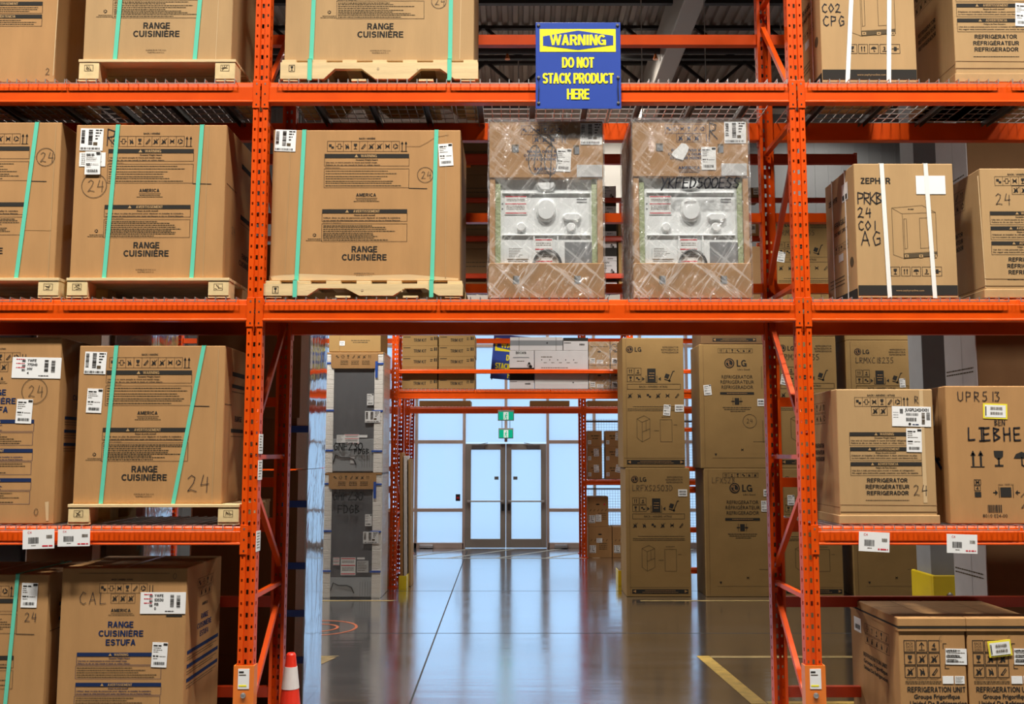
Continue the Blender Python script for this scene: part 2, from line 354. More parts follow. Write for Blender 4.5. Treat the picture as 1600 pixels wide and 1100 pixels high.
HW = {  # pen strokes for handwriting, x and y in 0..1, y down
 '0': ['.5,0 .1,.2 0,.6 .3,1 .7,.95 .95,.5 .8,.1 .5,0'], '1': ['.5,0 .45,1'], '2': ['.05,.2 .4,0 .75,.15 .6,.5 .05,1 .4,.92 .95,1'],
 '3': ['.1,.05 .8,.05 .4,.4 .85,.65 .6,1 .05,.92'], '4': ['.35,0 .1,.6 .9,.55', '.75,.1 .7,1.05'], '5': ['.85,0 .25,.05 .2,.42 .7,.45 .8,.8 .4,1 .05,.9'],
 '7': ['.05,.05 .9,0 .4,1'], '8': ['.8,.15 .4,0 .2,.25 .75,.65 .6,1 .2,.9 .35,.55 .8,.15'], 'A': ['0,1 .45,0 .9,1', '.15,.65 .8,.62'],
 'B': ['.1,0 .1,1', '.1,0 .75,.15 .15,.45 .85,.75 .1,1'], 'C': ['.9,.12 .5,0 .1,.4 .2,.85 .6,1 .95,.85'], 'D': ['.1,0 .1,1 .7,.85 .9,.45 .6,.1 .05,0'],
 'E': ['.85,0 .1,.03 .1,1 .9,.97', '.1,.5 .75,.47'], 'F': ['.9,0 .1,.03 .1,1', '.1,.5 .75,.47'], 'G': ['.85,.15 .45,0 .08,.45 .3,1 .85,.85 .85,.5 .5,.52'],
 'H': ['.1,0 .1,1', '.85,0 .85,1', '.1,.5 .85,.48'], 'I': ['.2,0 .8,0', '.5,0 .5,1', '.2,1 .8,1'], 'K': ['.1,0 .12,1', '.85,0 .15,.55 .9,1'],
 'L': ['.15,0 .1,.95 .9,.92'], 'M': ['0,1 .15,0 .5,.6 .85,0 1,1'], 'N': ['.05,1 .1,0 .85,1 .9,0'], 'O': ['.5,0 .05,.45 .4,1 .95,.55 .5,0'],
 'P': ['.1,1 .1,0 .8,.12 .75,.45 .12,.55'], 'R': ['.1,1 .12,0 .8,.12 .7,.45 .15,.52 .9,1.05'], 'S': ['.85,.1 .35,0 .15,.3 .8,.65 .6,1 .05,.9'],
 'T': ['0,.03 .95,0', '.48,0 .45,1'], 'U': ['.05,0 .1,.8 .45,1 .85,.8 .9,0'], 'X': ['.05,0 .9,1', '.9,0 .05,1'], 'Y': ['.05,0 .45,.45', '.95,0 .2,1.2'],
 'Z': ['.05,.03 .9,0 .1,1 .95,.96'], '/': ['.8,0 .2,1'], '-': ['.1,.5 .9,.5']}
HW = {k: [[tuple(map(float, p.split(','))) for p in s.split()] for s in v] for k, v in HW.items()}

class Face:
    "a flat side of a thing to print on: x runs right, y runs down, in photo-pixel units of s metres"
    def __init__(s, mb, o, ax=(1, 0, 0), dn=(0, 0, -1), n=(0, -1, 0), sc=1.0, lift=.0015):
        s.mb, s.o, s.ax, s.dn, s.n, s.sc, s.lift = mb, Vector(o), Vector(ax), Vector(dn), Vector(n), sc, lift
    def pt(s, x, y, k=1): return s.o + s.ax * (x * s.sc) + s.dn * (y * s.sc) + s.n * (s.lift * k)
    def poly(s, pts, m='ink', k=1): s.mb.add([s.pt(x, y, k) for x, y in pts], [tuple(range(len(pts)))], m)
    def rect(s, x0, y0, x1, y1, m='ink', k=1): s.poly([(x0, y1), (x1, y1), (x1, y0), (x0, y0)], m, k)
    def line(s, pts, w, m='ink', k=1):
        for (x0, y0), (x1, y1) in zip(pts, pts[1:]):
            dx, dy = x1 - x0, y1 - y0; L = math.hypot(dx, dy) or 1e-6; nx, ny = -dy / L * w / 2, dx / L * w / 2; ex, ey = dx / L * w * .3, dy / L * w * .3
            s.poly([(x0 + nx - ex, y0 + ny - ey), (x1 + nx + ex, y1 + ny + ey), (x1 - nx + ex, y1 - ny + ey), (x0 - nx - ex, y0 - ny - ey)], m, k)
    def frame(s, x0, y0, x1, y1, w=.6, m='ink', k=1): s.line([(x0, y0), (x1, y0), (x1, y1), (x0, y1), (x0, y0)], w, m, k)
    def disc(s, x, y, r, m='ink', k=1, n=20, ry=None): s.poly([(x + r * math.cos(2 * math.pi * i / n), y - (ry or r) * math.sin(2 * math.pi * i / n)) for i in range(n)], m, k)
    def ring(s, x, y, r, w, m='ink', k=1, n=24, ry=None): s.line([(x + r * math.cos(2 * math.pi * i / n), y + (ry or r) * math.sin(2 * math.pi * i / n)) for i in range(n + 1)], w, m, k)
    def text(s, t, x, y, cap, m='ink', bold=1, w=None, align='c', k=1):
        "capital height cap, baseline at y; w fixes the width"
        if bold == 1 and cap >= 3.2 and sum(c.isupper() for c in t) > len(t) * .6: bold = 2
        W = sum(GL[(bold, c)][2] for c in t) * cap; kx = (w / W) if w else 1; W *= kx
        cx = x - (W / 2 if align == 'c' else W if align == 'r' else 0)
        for c in t:
            vs, fs, adv = GL[(bold, c)]
            lf = LIFT[c] if bold == 2 and c in LIFT else [0] * len(vs)
            if vs: s.mb.add([s.pt(cx + vx * cap * kx, y - vy * cap, k) + s.n * (q * 6e-5) for (vx, vy), q in zip(vs, lf)], fs, m)
            cx += adv * cap * kx
    def dashes(s, x0, x1, y, h, m='ink_soft', k=1):
        "a line of print too small to read"
        x = x0
        while x < x1:
            L = random.uniform(1.2, 4.5) * max(h, .5); e = min(x + L, x1); s.rect(x, y - h / 2, e, y + h / 2, m, k); x = e + .55 * max(h, .5)
    def hand(s, t, x, y, h, w=.9, m='marker', k=1, ad=.78, slant=0.0):
        for c in t:
            if c in HW:
                for st in HW[c]:
                    s.line([(x + px * h * .62 + (1 - py) * slant * h, y + py * h + random.uniform(-.02, .02) * h) for px, py in st], w, m, k)
            x += h * ad * (.5 if c in '1I' else 1) if c != ' ' else h * .5
    def bars(s, x0, y0, x1, y1, m='ink', k=1, vert=False):
        a, b = (y0, y1) if vert else (x0, x1); t = a
        while t < b:
            w = random.choice((.25, .4, .7)) * (b - a) / 14; e = min(t + w, b)
            s.rect(x0, t, x1, e, m, k) if vert else s.rect(t, y0, e, y1, m, k)
            t = e + random.choice((.25, .5)) * (b - a) / 14
    def icon(s, kind, x, y, r, m='ink', k=1):
        "a handling pictogram centred on x, y inside half-size r"
        L = lambda p, w=.18: s.line([(x + a * r, y + b * r) for a, b in p], w * r, m, k)
        Pg = lambda p: s.poly([(x + a * r, y - b * r) for a, b in p], m, k)
        if kind == 'glass': Pg([(-.5, .8), (-.45, .2), (-.1, -.1), (.1, -.1), (.45, .2), (.5, .8)][::-1]); L([(0, 0), (0, .7)]); L([(-.4, .75), (.4, .75)])
        elif kind == 'up':
            for a in (-.4, .4): L([(a, -.5), (a, .75)], .22); Pg([(a - .28, .3), (a + .28, .3), (a, .85)])
        elif kind == 'umbrella': Pg([(.85, 0), (.6, .45), (0, .7), (-.6, .45), (-.85, 0)]); L([(0, -.1), (0, .7), (.2, .8), (.3, .6)], .14)
        elif kind == 'num3': s.text('3', x, y + .35 * r, 1.0 * r, m, 1, k=k); L([(-.6, .7), (.6, .7)])
        elif kind == 'num4': s.text('4', x, y + .3 * r, 1.0 * r, m, 1, k=k); L([(-.5, .55), (.5, .55)], .14); L([(-.5, .75), (.5, .75)], .2)
        elif kind == 'clamp': s.rect(x - .4 * r, y - .6 * r, x + .4 * r, y + .6 * r, m, k); L([(-.95, 0), (-.5, 0)], .2); L([(.5, 0), (.95, 0)], .2)
        elif kind == 'boxes': s.rect(x - .75 * r, y - .6 * r, x + .05 * r, y + .1 * r, m, k); s.rect(x, y + .05 * r, x + .75 * r, y + .65 * r, m, k)
        elif kind == 'frame': L([(-.4, -.7), (.4, -.7), (.4, .7), (-.4, .7), (-.4, -.7)], .14); L([(-.9, 0), (-.55, 0)], .2); L([(.55, 0), (.9, 0)], .2)
        elif kind == 'hand': L([(-.6, .7), (.5, -.7)], .2); L([(-.1, .7), (.7, -.4)], .14); L([(-.6, .7), (-.1, .7)])
        elif kind == 'truck': s.rect(x - .5 * r, y - .15 * r, x + .3 * r, y + .5 * r, m, k); s.disc(x - .35 * r, y + .65 * r, .2 * r, m, k, 8); s.disc(x + .35 * r, y + .6 * r, .2 * r, m, k, 8); L([(.1, -.7), (.45, .5)], .16); L([(-.6, -.5), (-.2, -.2)], .2)
        elif kind == 'notruck': s.icon('truck', x, y, r, m, k); L([(-.85, .85), (.85, -.85)], .14)
        elif kind == 'cross': L([(-.6, -.6), (.6, .6)], .2); L([(.6, -.6), (-.6, .6)], .2); L([(-.5, 0), (.5, 0)], .3)
        elif kind == 'recycle':
            for a in (0, 2.094, 4.189): L([(.7 * math.sin(a), -.7 * math.cos(a)), (.7 * math.sin(a + 1.4), -.7 * math.cos(a + 1.4))], .3)
        elif kind == 'dolly': L([(-.7, .5), (.1, .75), (.75, -.85), (1, -.9)], .14); s.disc(x + .15 * r, y + .75 * r, .2 * r, m, k, 10); s.poly([(x + a * r, y + b * r) for a, b in ((-.75, .2), (-.1, .45), (.2, -.3), (-.45, -.5))], m, k)
    def strip(s, x0, y0, x1, y1, kinds, m='ink', w=.5):
        n = len(kinds); c = (x1 - x0) / n; s.frame(x0, y0, x1, y1, w, m)
        for i, kd in enumerate(kinds):
            if i: s.line([(x0 + i * c, y0), (x0 + i * c, y1)], w * .8, m)
            s.icon(kd, x0 + (i + .5) * c, (y0 + y1) / 2, min(c, y1 - y0) * .42, m)
# ------------------------------------------------------------------ the building
XW, YB0, ZC = 13.5, -7.0, 10.2
m = MB().box(-XW - .3, XW + .3, YB0 - .3, DOORY + .6, -.2, 0, 'polished_concrete')
struct(m.build('floor'))
GX0, GX1, GZ = -4.45, 4.45, 4.75
m = MB()
m.box(-XW, GX0, DOORY, DOORY + .3, 0, ZC, 'wall_grey').box(GX1, XW, DOORY, DOORY + .3, 0, ZC, 'wall_grey').box(GX0, GX1, DOORY, DOORY + .3, GZ, ZC, 'wall_beige')
m.box(GX1, XW, DOORY - .02, DOORY, ZC - .55, ZC - .35, 'wall_beige')
for k in range(60):                                                # upright ribs of the metal cladding
    for sg in (-1, 1):
        x = sg * (GX1 + .12 + k * .30)
        if abs(x) < XW: m.box(x - .02, x + .02, DOORY - .012, DOORY, 0, ZC, 'wall_grey')
struct(m.build('wall_back'))
struct(MB().box(-XW - .3, -XW, YB0, DOORY + .3, 0, ZC, 'wall_grey').build('wall_left'))
struct(MB().box(XW, XW + .3, YB0, DOORY + .3, 0, ZC, 'wall_grey').build('wall_right'))
struct(MB().box(-XW - .3, XW + .3, YB0 - .3, YB0, 0, ZC, 'wall_dark').build('wall_front'))
m = MB(); x = -XW; prof = []
while x < XW - .01:                                                # ribbed roof deck
    prof += [(x, ZC), (x + .09, ZC), (x + .115, ZC + .06), (x + .175, ZC + .06)]; x += .2
prof += [(XW, ZC)]
vs = [(px, yy, pz) for yy in (YB0, DOORY) for px, pz in prof]; n = len(prof)
m.add(vs, [(i, i + 1, n + i + 1, n + i) for i in range(n - 1)], 'ceiling_deck')
m.box(-XW, XW, YB0, DOORY, ZC + .08, ZC + .2, 'ceiling_deck')
struct(m.build('ceiling'))
for i, yy in enumerate((13.2, 15.6, 17.9, 19.6)):                  # open-web joists across the hall
    m = MB(); zt, zb = ZC - .03, ZC - .62
    m.box(-XW, XW, yy - .05, yy + .05, zt - .06, zt, 'joist'); m.box(-XW, XW, yy - .05, yy + .05, zb - .07, zb, 'joist')
    nx = 20; st = 2 * XW / nx
    for k in range(nx):
        a = -XW + k * st
        m.bar((a, yy, zb), (a + st / 2, yy, zt), .06, .06, 'joist').bar((a + st / 2, yy, zt), (a + st, yy, zb), .06, .06, 'joist')
    struct(m.build('ceiling_joist'))
m = MB()                                                           # pale boxed girder running towards the end wall
m.box(2.58, 2.92, 12.0, DOORY, ZC - 1.15, ZC - .35, 'duct', .02)
o = m.build('ceiling_duct'); struct(o)
m = MB().tube([(-XW, 17.1, 9.35), (XW, 17.1, 9.35)], .07, 'joist', 10)
for k in range(12): m.tube([(-12 + k * 2.1, 17.1, 9.35), (-12 + k * 2.1, 17.1, ZC)], .012, 'zinc', 6)
for k in range(9): m.lathe([(.02, 0), (.035, -.06), (.05, -.1), (.015, -.1)], 'orange_guard', 10, (-11 + k * 2.7, 17.1, 9.28))
o = m.build('ceiling_pipe'); struct(o)
m = MB().tube([(-XW, 19.0, 9.0), (XW, 19.0, 9.0)], .05, 'joist', 10)
for k in range(9): m.tube([(-12 + k * 3, 19, 9), (-12 + k * 3, 19, ZC)], .012, 'zinc', 6)
struct(m.build('ceiling_pipe'))
# glazing ------------------------------------------------------------
def WX(u): return P(u, 760, DOORY)[0]
ZR = [0.02, P(0, 848, DOORY)[1], P(0, 797, DOORY)[1], P(0, 690.5, DOORY)[1], P(0, 540.5, DOORY)[1], GZ]
DX0, DXM, DX1 = WX(725), WX(790.5), WX(856)
def glazing(name, xs, x0, x1, zlo):
    fr = MB(); y0, y1 = DOORY - .06, DOORY + .10
    for x in xs: fr.box(x - .03, x + .03, y0, y1, zlo, GZ, 'pink_frame', .004)
    for z, hh in ((ZR[2], .07), (ZR[3], .075), (ZR[4], .07)):
        if z > zlo: fr.box(x0, x1, y0 + .004, y1, z - hh / 2, z + hh / 2, 'pink_frame', .004)
    if zlo < .1: fr.box(x0, x1, y0, y1, 0, ZR[1], 'pink_frame', .004)
    fr.box(x0, x1, y0, y1, GZ - .06, GZ, 'pink_frame')
    o = fr.build(name); struct(o)
    b = sorted(set([x0] + xs + [x1])); zz = [z for z in ([ZR[1]] if zlo < .1 else []) + ZR[2:] if z >= zlo - .01]
    for xa, xb in zip(b, b[1:]):
        for za, zb in zip(zz, zz[1:]):
            MB().box(xa, xb, DOORY + .015, DOORY + .027, za, zb, 'frosted_glass').build('pane', o)
    return o
dxp = WX(723) - WX(650)
w1 = glazing('window_1', [GX0 + .03, WX(650) - 2 * dxp, WX(650) - dxp, WX(650), DX0], GX0, DX0, 0)
w2 = glazing('window_2', [DX1, WX(929), WX(929) + dxp, WX(929) + 2 * dxp, GX1 - .03], DX1, GX1, 0)
w3 = glazing('window_3', [DXM], DX0, DX1, ZR[3])
MB().box(WX(657), WX(678), DOORY - .13, DOORY - .06, .01, .08, 'steel_box', .01).build('sill_box', w1)
MB().box(WX(866), WX(886), DOORY - .13, DOORY - .06, .01, .08, 'steel_box', .01).build('sill_box', w2)
def door(name, x0, x1, hinge):
    m = MB(); y0, y1 = DOORY - .05, DOORY + .05; zt = ZR[3] - .04; s = .115
    m.box(x0, x0 + s, y0, y1, .01, zt, 'bronze_frame', .006).box(x1 - s, x1, y0, y1, .01, zt, 'bronze_frame', .006)
    m.box(x0 + s, x1 - s, y0, y1, zt - .13, zt, 'bronze_frame', .006).box(x0 + s, x1 - s, y0, y1, .01, P(0, 842, DOORY)[1], 'bronze_frame', .006)
    o = m.build(name); struct(o)
    MB().box(x0 + s, x1 - s, DOORY - .006, DOORY + .006, P(0, 842, DOORY)[1], zt - .13, 'frosted_glass').build('pane', o)
    zb = P(0, 783, DOORY)[1]
    b = MB().tube([(x0 + .05, y0 - .05, zb), (x1 - .05, y0 - .05, zb)], .018, 'zinc')
    b.box(x0 + .04, x0 + .09, y0 - .06, y0, zb - .03, zb + .03, 'zinc').box(x1 - .09, x1 - .04, y0 - .06, y0, zb - .03, zb + .03, 'zinc'); b.build('push_bar', o)
    cx = x0 + .28 if hinge < 0 else x1 - .28
    MB().box(cx - .14, cx + .14, y0 - .07, y0, zt - .12, zt - .02, 'zinc_dark', .01).bar((cx, y0 - .05, zt - .02), (cx + .2 * -hinge, y0 - .02, zt + .02), .02, .012, 'zinc_dark').build('door_closer', o)
    hx = x1 - .06 if hinge < 0 else x0 + .06
    MB().box(hx - .03, hx + .03, y0 - .03, y0, zb - .20, zb - .06, 'black_plastic', .01).build('door_lock', o)
    MB().box(hx + hinge * .14 - .045, hx + hinge * .14 + .045, DOORY - .009, DOORY - .006, zb + .46, zb + .53, 'range_grey').build('door_sticker', o)
    return o
door('door_1', DX0 + .035, DXM - .005, -1); door('door_2', DXM + .005, DX1 - .035, 1)
cr = MB().box(WX(712.5), WX(719.5), DOORY - .10, DOORY - .055, P(0, 782.5, DOORY)[1], P(0, 772, DOORY)[1], 'black_plastic', .006)
cr.box(WX(714), WX(718), DOORY - .103, DOORY - .10, P(0, 779, DOORY)[1], P(0, 776, DOORY)[1], 'ink_red')
tag(cr.build('card_reader'), 'small black and red card reader on the mullion left of the glass doors', 'card reader')
# floor marks and joints ---------------------------------------------
def FP(u, v): Y = FLOORY(v); return P(u, v, Y)[0], Y
def flat(name, quads, mm, z=.002, kind='structure'):
    mb = MB()
    for q in quads: mb.add([(*p, z) for p in q], [tuple(range(len(q)))], mm)
    o = mb.build(name); o['kind'] = kind; return o
jt = []
xa, ya = FP(641, 1099); xb, yb = FP(730, 861)
jt.append([(xa - .4 * (xb - xa) / (yb - ya) * 4 - .008, ya - 1.6), (xa - .4 * (xb - xa) / (yb - ya) * 4 + .008, ya - 1.6), (xb + .008, yb), (xb - .008, yb)])
for v in (923.5, 989.5):
    y = FLOORY(v); jt.append([(-XW, y - .007), (XW, y - .007), (XW, y + .007), (-XW, y + .007)])
flat('floor_joint', jt, 'joint', .0015)
x0, y0 = FP(1088, 1025); x1, y1 = FP(1174, 1100)
sl = (x1 - x0) / (y1 - y0)
flat('floor_line', [[(x0, y0), (x1, y1), (x1 + .13, y1), (x0 + .13, y0)]], 'line_yellow')
flat('floor_line', [[(x0 + .135, y0 - .10), (x0 + 3.2, y0 - .10), (x0 + 3.2, y0), (x0 + .135, y0)]], 'line_worn')
flat('floor_line', [[(x1 + .14, y1), (x1 + 2.5, y1), (x1 + 2.5, y1 + .08), (x1 + .14, y1 + .08)]], 'line_yellow')
xr, yr = FP(1000, 938)
flat('floor_line', [[(xr, yr - .09), (xr + 6, yr - .09), (xr + 6, yr), (xr, yr)]], 'line_worn')
xl, yl = FP(531, 1025)
flat('floor_line', [[(xl - .5, yl - .1), (xl - .13, yl - .1), (xl, yl), (xl - .5, yl)], [(xl - .42, yl - 1.0), (xl - .28, yl - 1.0), (xl - .02, yl - .08), (xl - .15, yl - .08)]], 'line_worn', .0025)
xl2, yl2 = FP(600, 938)
flat('floor_line', [[(xl2 - 5, yl2 - .08), (xl2 + .1, yl2 - .08), (xl2 + .2, yl2), (xl2 - 5, yl2)]], 'line_worn')
hq = []
for k in range(6):
    a = WX(640) + k * .95; hq.append([(a, 19.3), (a + .12, 19.3), (a + 1.4, 21.1), (a + 1.28, 21.1)])
hq.append([(WX(640), 19.2), (WX(905), 19.2), (WX(905), 19.3), (WX(640), 19.3)])
flat('floor_line', hq, 'line_pale')
cx_, cy_ = FP(498, 981); rq = []
for rad in (.42, .2):
    for k in range(28):
        a, b = 2 * math.pi * k / 28, 2 * math.pi * (k + 1) / 28
        rq.append([(cx_ + r * math.cos(t), cy_ + r * math.sin(t) * 1.1) for r, t in ((rad, a), (rad + .035, a), (rad + .035, b), (rad, b))])
flat('floor_mark', rq, 'line_orange')

# ------------------------------------------------------------------ lamps (the fittings hang under the roof)
def lamp(x, y, w, label, z=9.0, spread=150):
    t = thing('high_bay_lamp', label, 'lamp', (x, y, z), 0, 'high bay lamps under the roof')
    MB().box(-.6, .6, -.17, .17, .03, .11, 'lamp_body', .02).box(-.5, .5, -.06, .06, .11, .17, 'lamp_body', .01).build('housing', t)
    MB().box(-.57, .57, -.15, .15, .0, .03, 'lamp_lens').build('lens', t)
    for sx in (-.45, .45): MB().tube([(sx, 0, .15), (sx, 0, ZC - z)], .008, 'zinc', 6).build('hanger', t)
    area('lamp_light', (0, 0, -.02), (1.1, .3), w, parent=t, spread=spread)
YL = 4.2
for x, w in ((-7.4, 'far left'), (-3.9, 'left'), (-.1, 'middle'), (3.2, 'right'), (6.9, 'far right')):
    lamp(x, YL, FRONT_LAMP_W, 'white high bay lamp over the front aisle, %s one of its row' % w, spread=100)
for x, w in ((-7.0, 'leftmost'), (-2.5, 'left of centre'), (2.2, 'right of centre'), (6.5, 'rightmost')):
    lamp(x, 12.8 if x < 0 else 13.3, REAR_LAMP_W * (1.5 if x < 0 else 1), 'white high bay lamp over the aisle behind the front rack, %s one' % w, 6.0)
lamp(1.40, 17.6, 120.0, 'bright high bay lamp seen behind the right edge of the front warning sign', 9.55)
lamp(-2.6, 18.3, 120.0, 'white high bay lamp near the end wall, hidden behind the upper cartons', 9.4)

lamp(2.3, 19.9, 85.0, 'added lamp washing the beige end wall with light, right of centre', 9.42)  # added out of sight to wash the beige end wall with light
lamp(6.6, 19.9, 60.0, 'added lamp brightening the grey end wall at the right', 9.42)  # extra lamp put in because the grey wall stayed too dark
lamp(-3.0, 19.9, 85.0, 'added lamp washing the beige end wall with light, left of centre', 9.42)  # added like its twin, only to brighten the end wall

# ------------------------------------------------------------------ pallet racking
YF, PD, CW = 6.43, .90, .102
XL, XR = P(392, 707, YF)[0], P(1262, 707, YF)[0]; BAY = XR - XL
def column_mesh(h):
    mb = MB(); xs = [-.051, -.041, -.030, -.017, -.0075, .0075, .017, .030, .041, .051]; d = .08
    ym = lambda x: .009 if abs(x) < .0165 else 0
    zr, z = [0.0], 0.0
    pitch = .0735; nrow = int(h / pitch)
    cuts = [0, .020, .027, .045, .050, pitch]
    V = []; F = []
    def q(a, b, c, e): n = len(V); V.extend((a, b, c, e)); F.append((n, n + 1, n + 2, n + 3))
    for r in range(nrow):
        for c0, c1 in zip(cuts, cuts[1:]):
            z0, z1 = r * pitch + c0, r * pitch + c1; mid = c0 > .019 and c1 < .051; tight = c0 > .026 and c1 < .046
            x = xs; spans = []
            # plain strips and holes, left to right
            hole_s = tight; hole_c = mid
            cells = [(-.051, -.041, 0), (-.041, -.030, hole_s), (-.030, -.017, 0), (-.017, -.0075, 0), (-.0075, .0075, hole_c), (.0075, .017, 0), (.017, .030, 0), (.030, .041, hole_s), (.041, .051, 0)]
            for a, b, hole in cells:
                if hole: continue
                y = .009 if (a + b) / 2 > -.017 and (a + b) / 2 < .017 else 0.0
                q((a, y, z0), (b, y, z0), (b, y, z1), (a, y, z1))
    hh = nrow * pitch
    for sx in (-.017, .017): q((sx, 0, 0), (sx, .009, 0), (sx, .009, hh), (sx, 0, hh))
    for sx in (-1, 1):
        X = sx * .051
        q((X, 0, 0), (X, .028, 0), (X, .028, hh), (X, 0, hh)); q((X, .046, 0), (X, d, 0), (X, d, hh), (X, .046, hh))
        for r in range(nrow):
            z0 = r * pitch; q((X, .028, z0), (X, .046, z0), (X, .046, z0 + .022), (X, .028, z0 + .022)); q((X, .028, z0 + .046), (X, .046, z0 + .046), (X, .046, z0 + pitch), (X, .028, z0 + pitch))
        q((X, d, 0), (X - sx * .022, d, 0), (X - sx * .022, d, hh), (X, d, hh))
    mb.add(V, F, 'orange'); return mb.mesh('post')
COLM = column_mesh(6.3)
ZB = [.16, 1.10, 2.02, 3.19, 4.33, 5.5, 6.1]
def upright(x, yf, label, group, guard=False, wname='upright_frame', depth=PD, braces=True):
    t = thing(wname, label, 'rack upright', (x, yf, 0), 0, group)
    for nm, y, r in (('front_post', 0, 0), ('rear_post', depth, math.pi)):
        o = bpy.data.objects.new(nm, COLM); COL.objects.link(o); o.parent = t; o.location = (0, y, .012); o.rotation_euler = (0, 0, r)
        MB().box(-.075, .075, y - .02 if y == 0 else y - .1, y + .1 if y == 0 else y + .02, 0, .012, 'orange').build('base_plate', t)
    for i, (a, b) in enumerate(zip(ZB, ZB[1:])):
        MB().bar((0, .045, a), (0, depth - .045, a), .036, .03, 'orange').build('brace', t)
        p, q = ((0, .05, b - .16), (0, depth - .05, a + .13)) if i % 2 else ((0, .05, a + .14), (0, depth - .05, b - .17))
        if i == 0: p, q = (0, .05, .3), (0, depth - .05, 1.0)
        MB().bar(p, q, .036, .034, 'orange', up=(1, 0, 0)).build('brace', t)
    if guard:
        zt = P(0, 1039, yf)[1]
        g = MB().prism([(-.066, -.02), (.066, -.02), (.066, .06), (.058, .06), (.058, -.012), (-.058, -.012), (-.058, .06), (-.066, .06)], 0.012, zt, 'orange_guard', 'z').build('post_guard', t)
        MB().box(-.036, .036, -.0225, -.02, zt - .145, zt - .02, 'paper').box(-.03, .0, -.0235, -.0225, zt - .045, zt - .035, 'ink').box(-.03, .015, -.0235, -.0225, zt - .06, zt - .055, 'ink_soft').box(-.03, .02, -.0235, -.0225, zt - .13, zt - .12, 'sign_yellow').build('guard_label', g)
        mb = MB(); mb.lathe([(.017, 0), (.017, .008), (.009, .012), (.0, .012)], 'steel_bolt', 14); o = mb.build('bolt', g); o.rotation_euler = (math.pi / 2, 0, 0); o.location = (0, -.02, zt - .185)
    return t
BEAMC = {}
def beam(x0, x1, y, zt, h, label, group, rear=False, mm='orange', d=.062):
    "front (or rear) beam hooked between two posts; x0, x1 are the post centres"
    t = thing('rack_beam', label, 'rack beam', ((x0 + x1) / 2, y, zt - h), math.pi if rear else 0, group)
    L = (x1 - x0) - CW - .004; key = (round(L, 3), round(h, 3), mm)
    if key not in BEAMC:
        s = min(.034, h * .25)
        prof = [(d, 0), (-.004, 0), (-.007, .004), (-.007, .011), (0, .017), (0, h - s - .004), (.004, h - s), (.009, h - .006), (.014, h), (d, h)]
        me = MB().prism(prof, -L / 2, L / 2, mm).mesh('beam_body')
        c = MB(); ch, cz = max(.19, h + .05), h - max(.19, h + .05) + .012
        c.box(0, .046, -.005, -.0005, cz, cz + ch, mm, .0015).box(-.004, 0, -.005, .05, cz, cz + ch, mm)
        for k in range(3):
            zz = cz + ch * (.12, .5, .86)[k]
            c.lathe([(.0, 0), (.006, 0)], 'ink', 8) if False else None
            c.box(.018, .027, -.006, -.005, zz - .006, zz + .006, 'steel_bolt' if k == 2 else 'ink')
        BEAMC[key] = (me, c.mesh('end_connector'))
    me, cm = BEAMC[key]
    o = bpy.data.objects.new('beam_body', me); COL.objects.link(o); o.parent = t
    for sx in (-1, 1):
        e = bpy.data.objects.new('end_connector', cm); COL.objects.link(e); e.parent = t; e.location = (sx * (L / 2 + .002), 0, 0)
        if sx > 0: pass
        else: e.scale = (-1, 1, 1)
    return t
DECKC = {}
def deck(x0, x1, yf, yr, z, label, group):
    "wire mesh deck lying on a front and a rear beam, front wires turned down over the beam"
    t = thing('wire_deck', label, 'wire deck', ((x0 + x1) / 2, yf, z), 0, group); w, d = x1 - x0, yr - yf; key = (round(w, 2), round(d, 2))
    if key not in DECKC:
        mb = MB(); r = .0055; n = max(3, round(w / .0665))
        for i in range(n + 1):
            x = -w / 2 + w * i / n
            mb.box(x - r / 2, x + r / 2, -.016, d - .01, .007, .007 + r, 'zinc').box(x - r / 2, x + r / 2, -.016 - r, -.016, -.022, .007 + r, 'zinc')
        k = int((d - .05) / .10)
        for j in range(k + 1): mb.box(-w / 2, w / 2, .04 + j * .10, .04 + j * .10 + r, .0015, .007, 'zinc')
        mb.box(-w / 2, w / 2, -.016 - 2 * r, -.016 - r, -.022, -.022 + r, 'zinc').box(-w / 2, w / 2, d - .02, d - .02 + r, .0015, .007, 'zinc')
        ch = MB().prism([(-.022, -.034), (-.018, -.034), (-.018, -.003), (.018, -.003), (.018, -.034), (.022, -.034), (.022, .001), (-.022, .001)], .066, d - .066, 'zinc_dark', 'y').mesh('support_channel')
        DECKC[key] = (mb.mesh('wire_mesh'), ch)
    a, ch = DECKC[key]
    o = bpy.data.objects.new('wire_mesh', a); COL.objects.link(o); o.parent = t
    for k in (-.34, 0, .34):
        o = bpy.data.objects.new('support_channel', ch); COL.objects.link(o); o.parent = t; o.location = (k * w, 0, 0)
    return t
YRF = YF + PD
ZL3, ZL2, ZL1 = P(0, 128, YF)[1], P(0, 467.5, YF)[1], P(0, 823, YF)[1]
XS = [XL - BAY, XL, XR, XR + BAY]; BN = ['left', 'middle', 'right']
G = 'orange uprights of the front rack'
upright(XS[0], YF, 'orange rack upright frame at the far left end of the front rack', G)
upright(XS[1], YF, 'orange punched upright frame left of the passage, with white tags on its side', G, True)
upright(XS[2], YF, 'orange punched upright frame right of the passage, beside the refrigerator carton', G, True)
upright(XS[3], YF, 'orange rack upright frame at the far right end of the front rack', G)
GF, GR, GS = 'front beams of the front rack', 'rear beams of the front rack', 'stop beams behind the goods of the front rack'
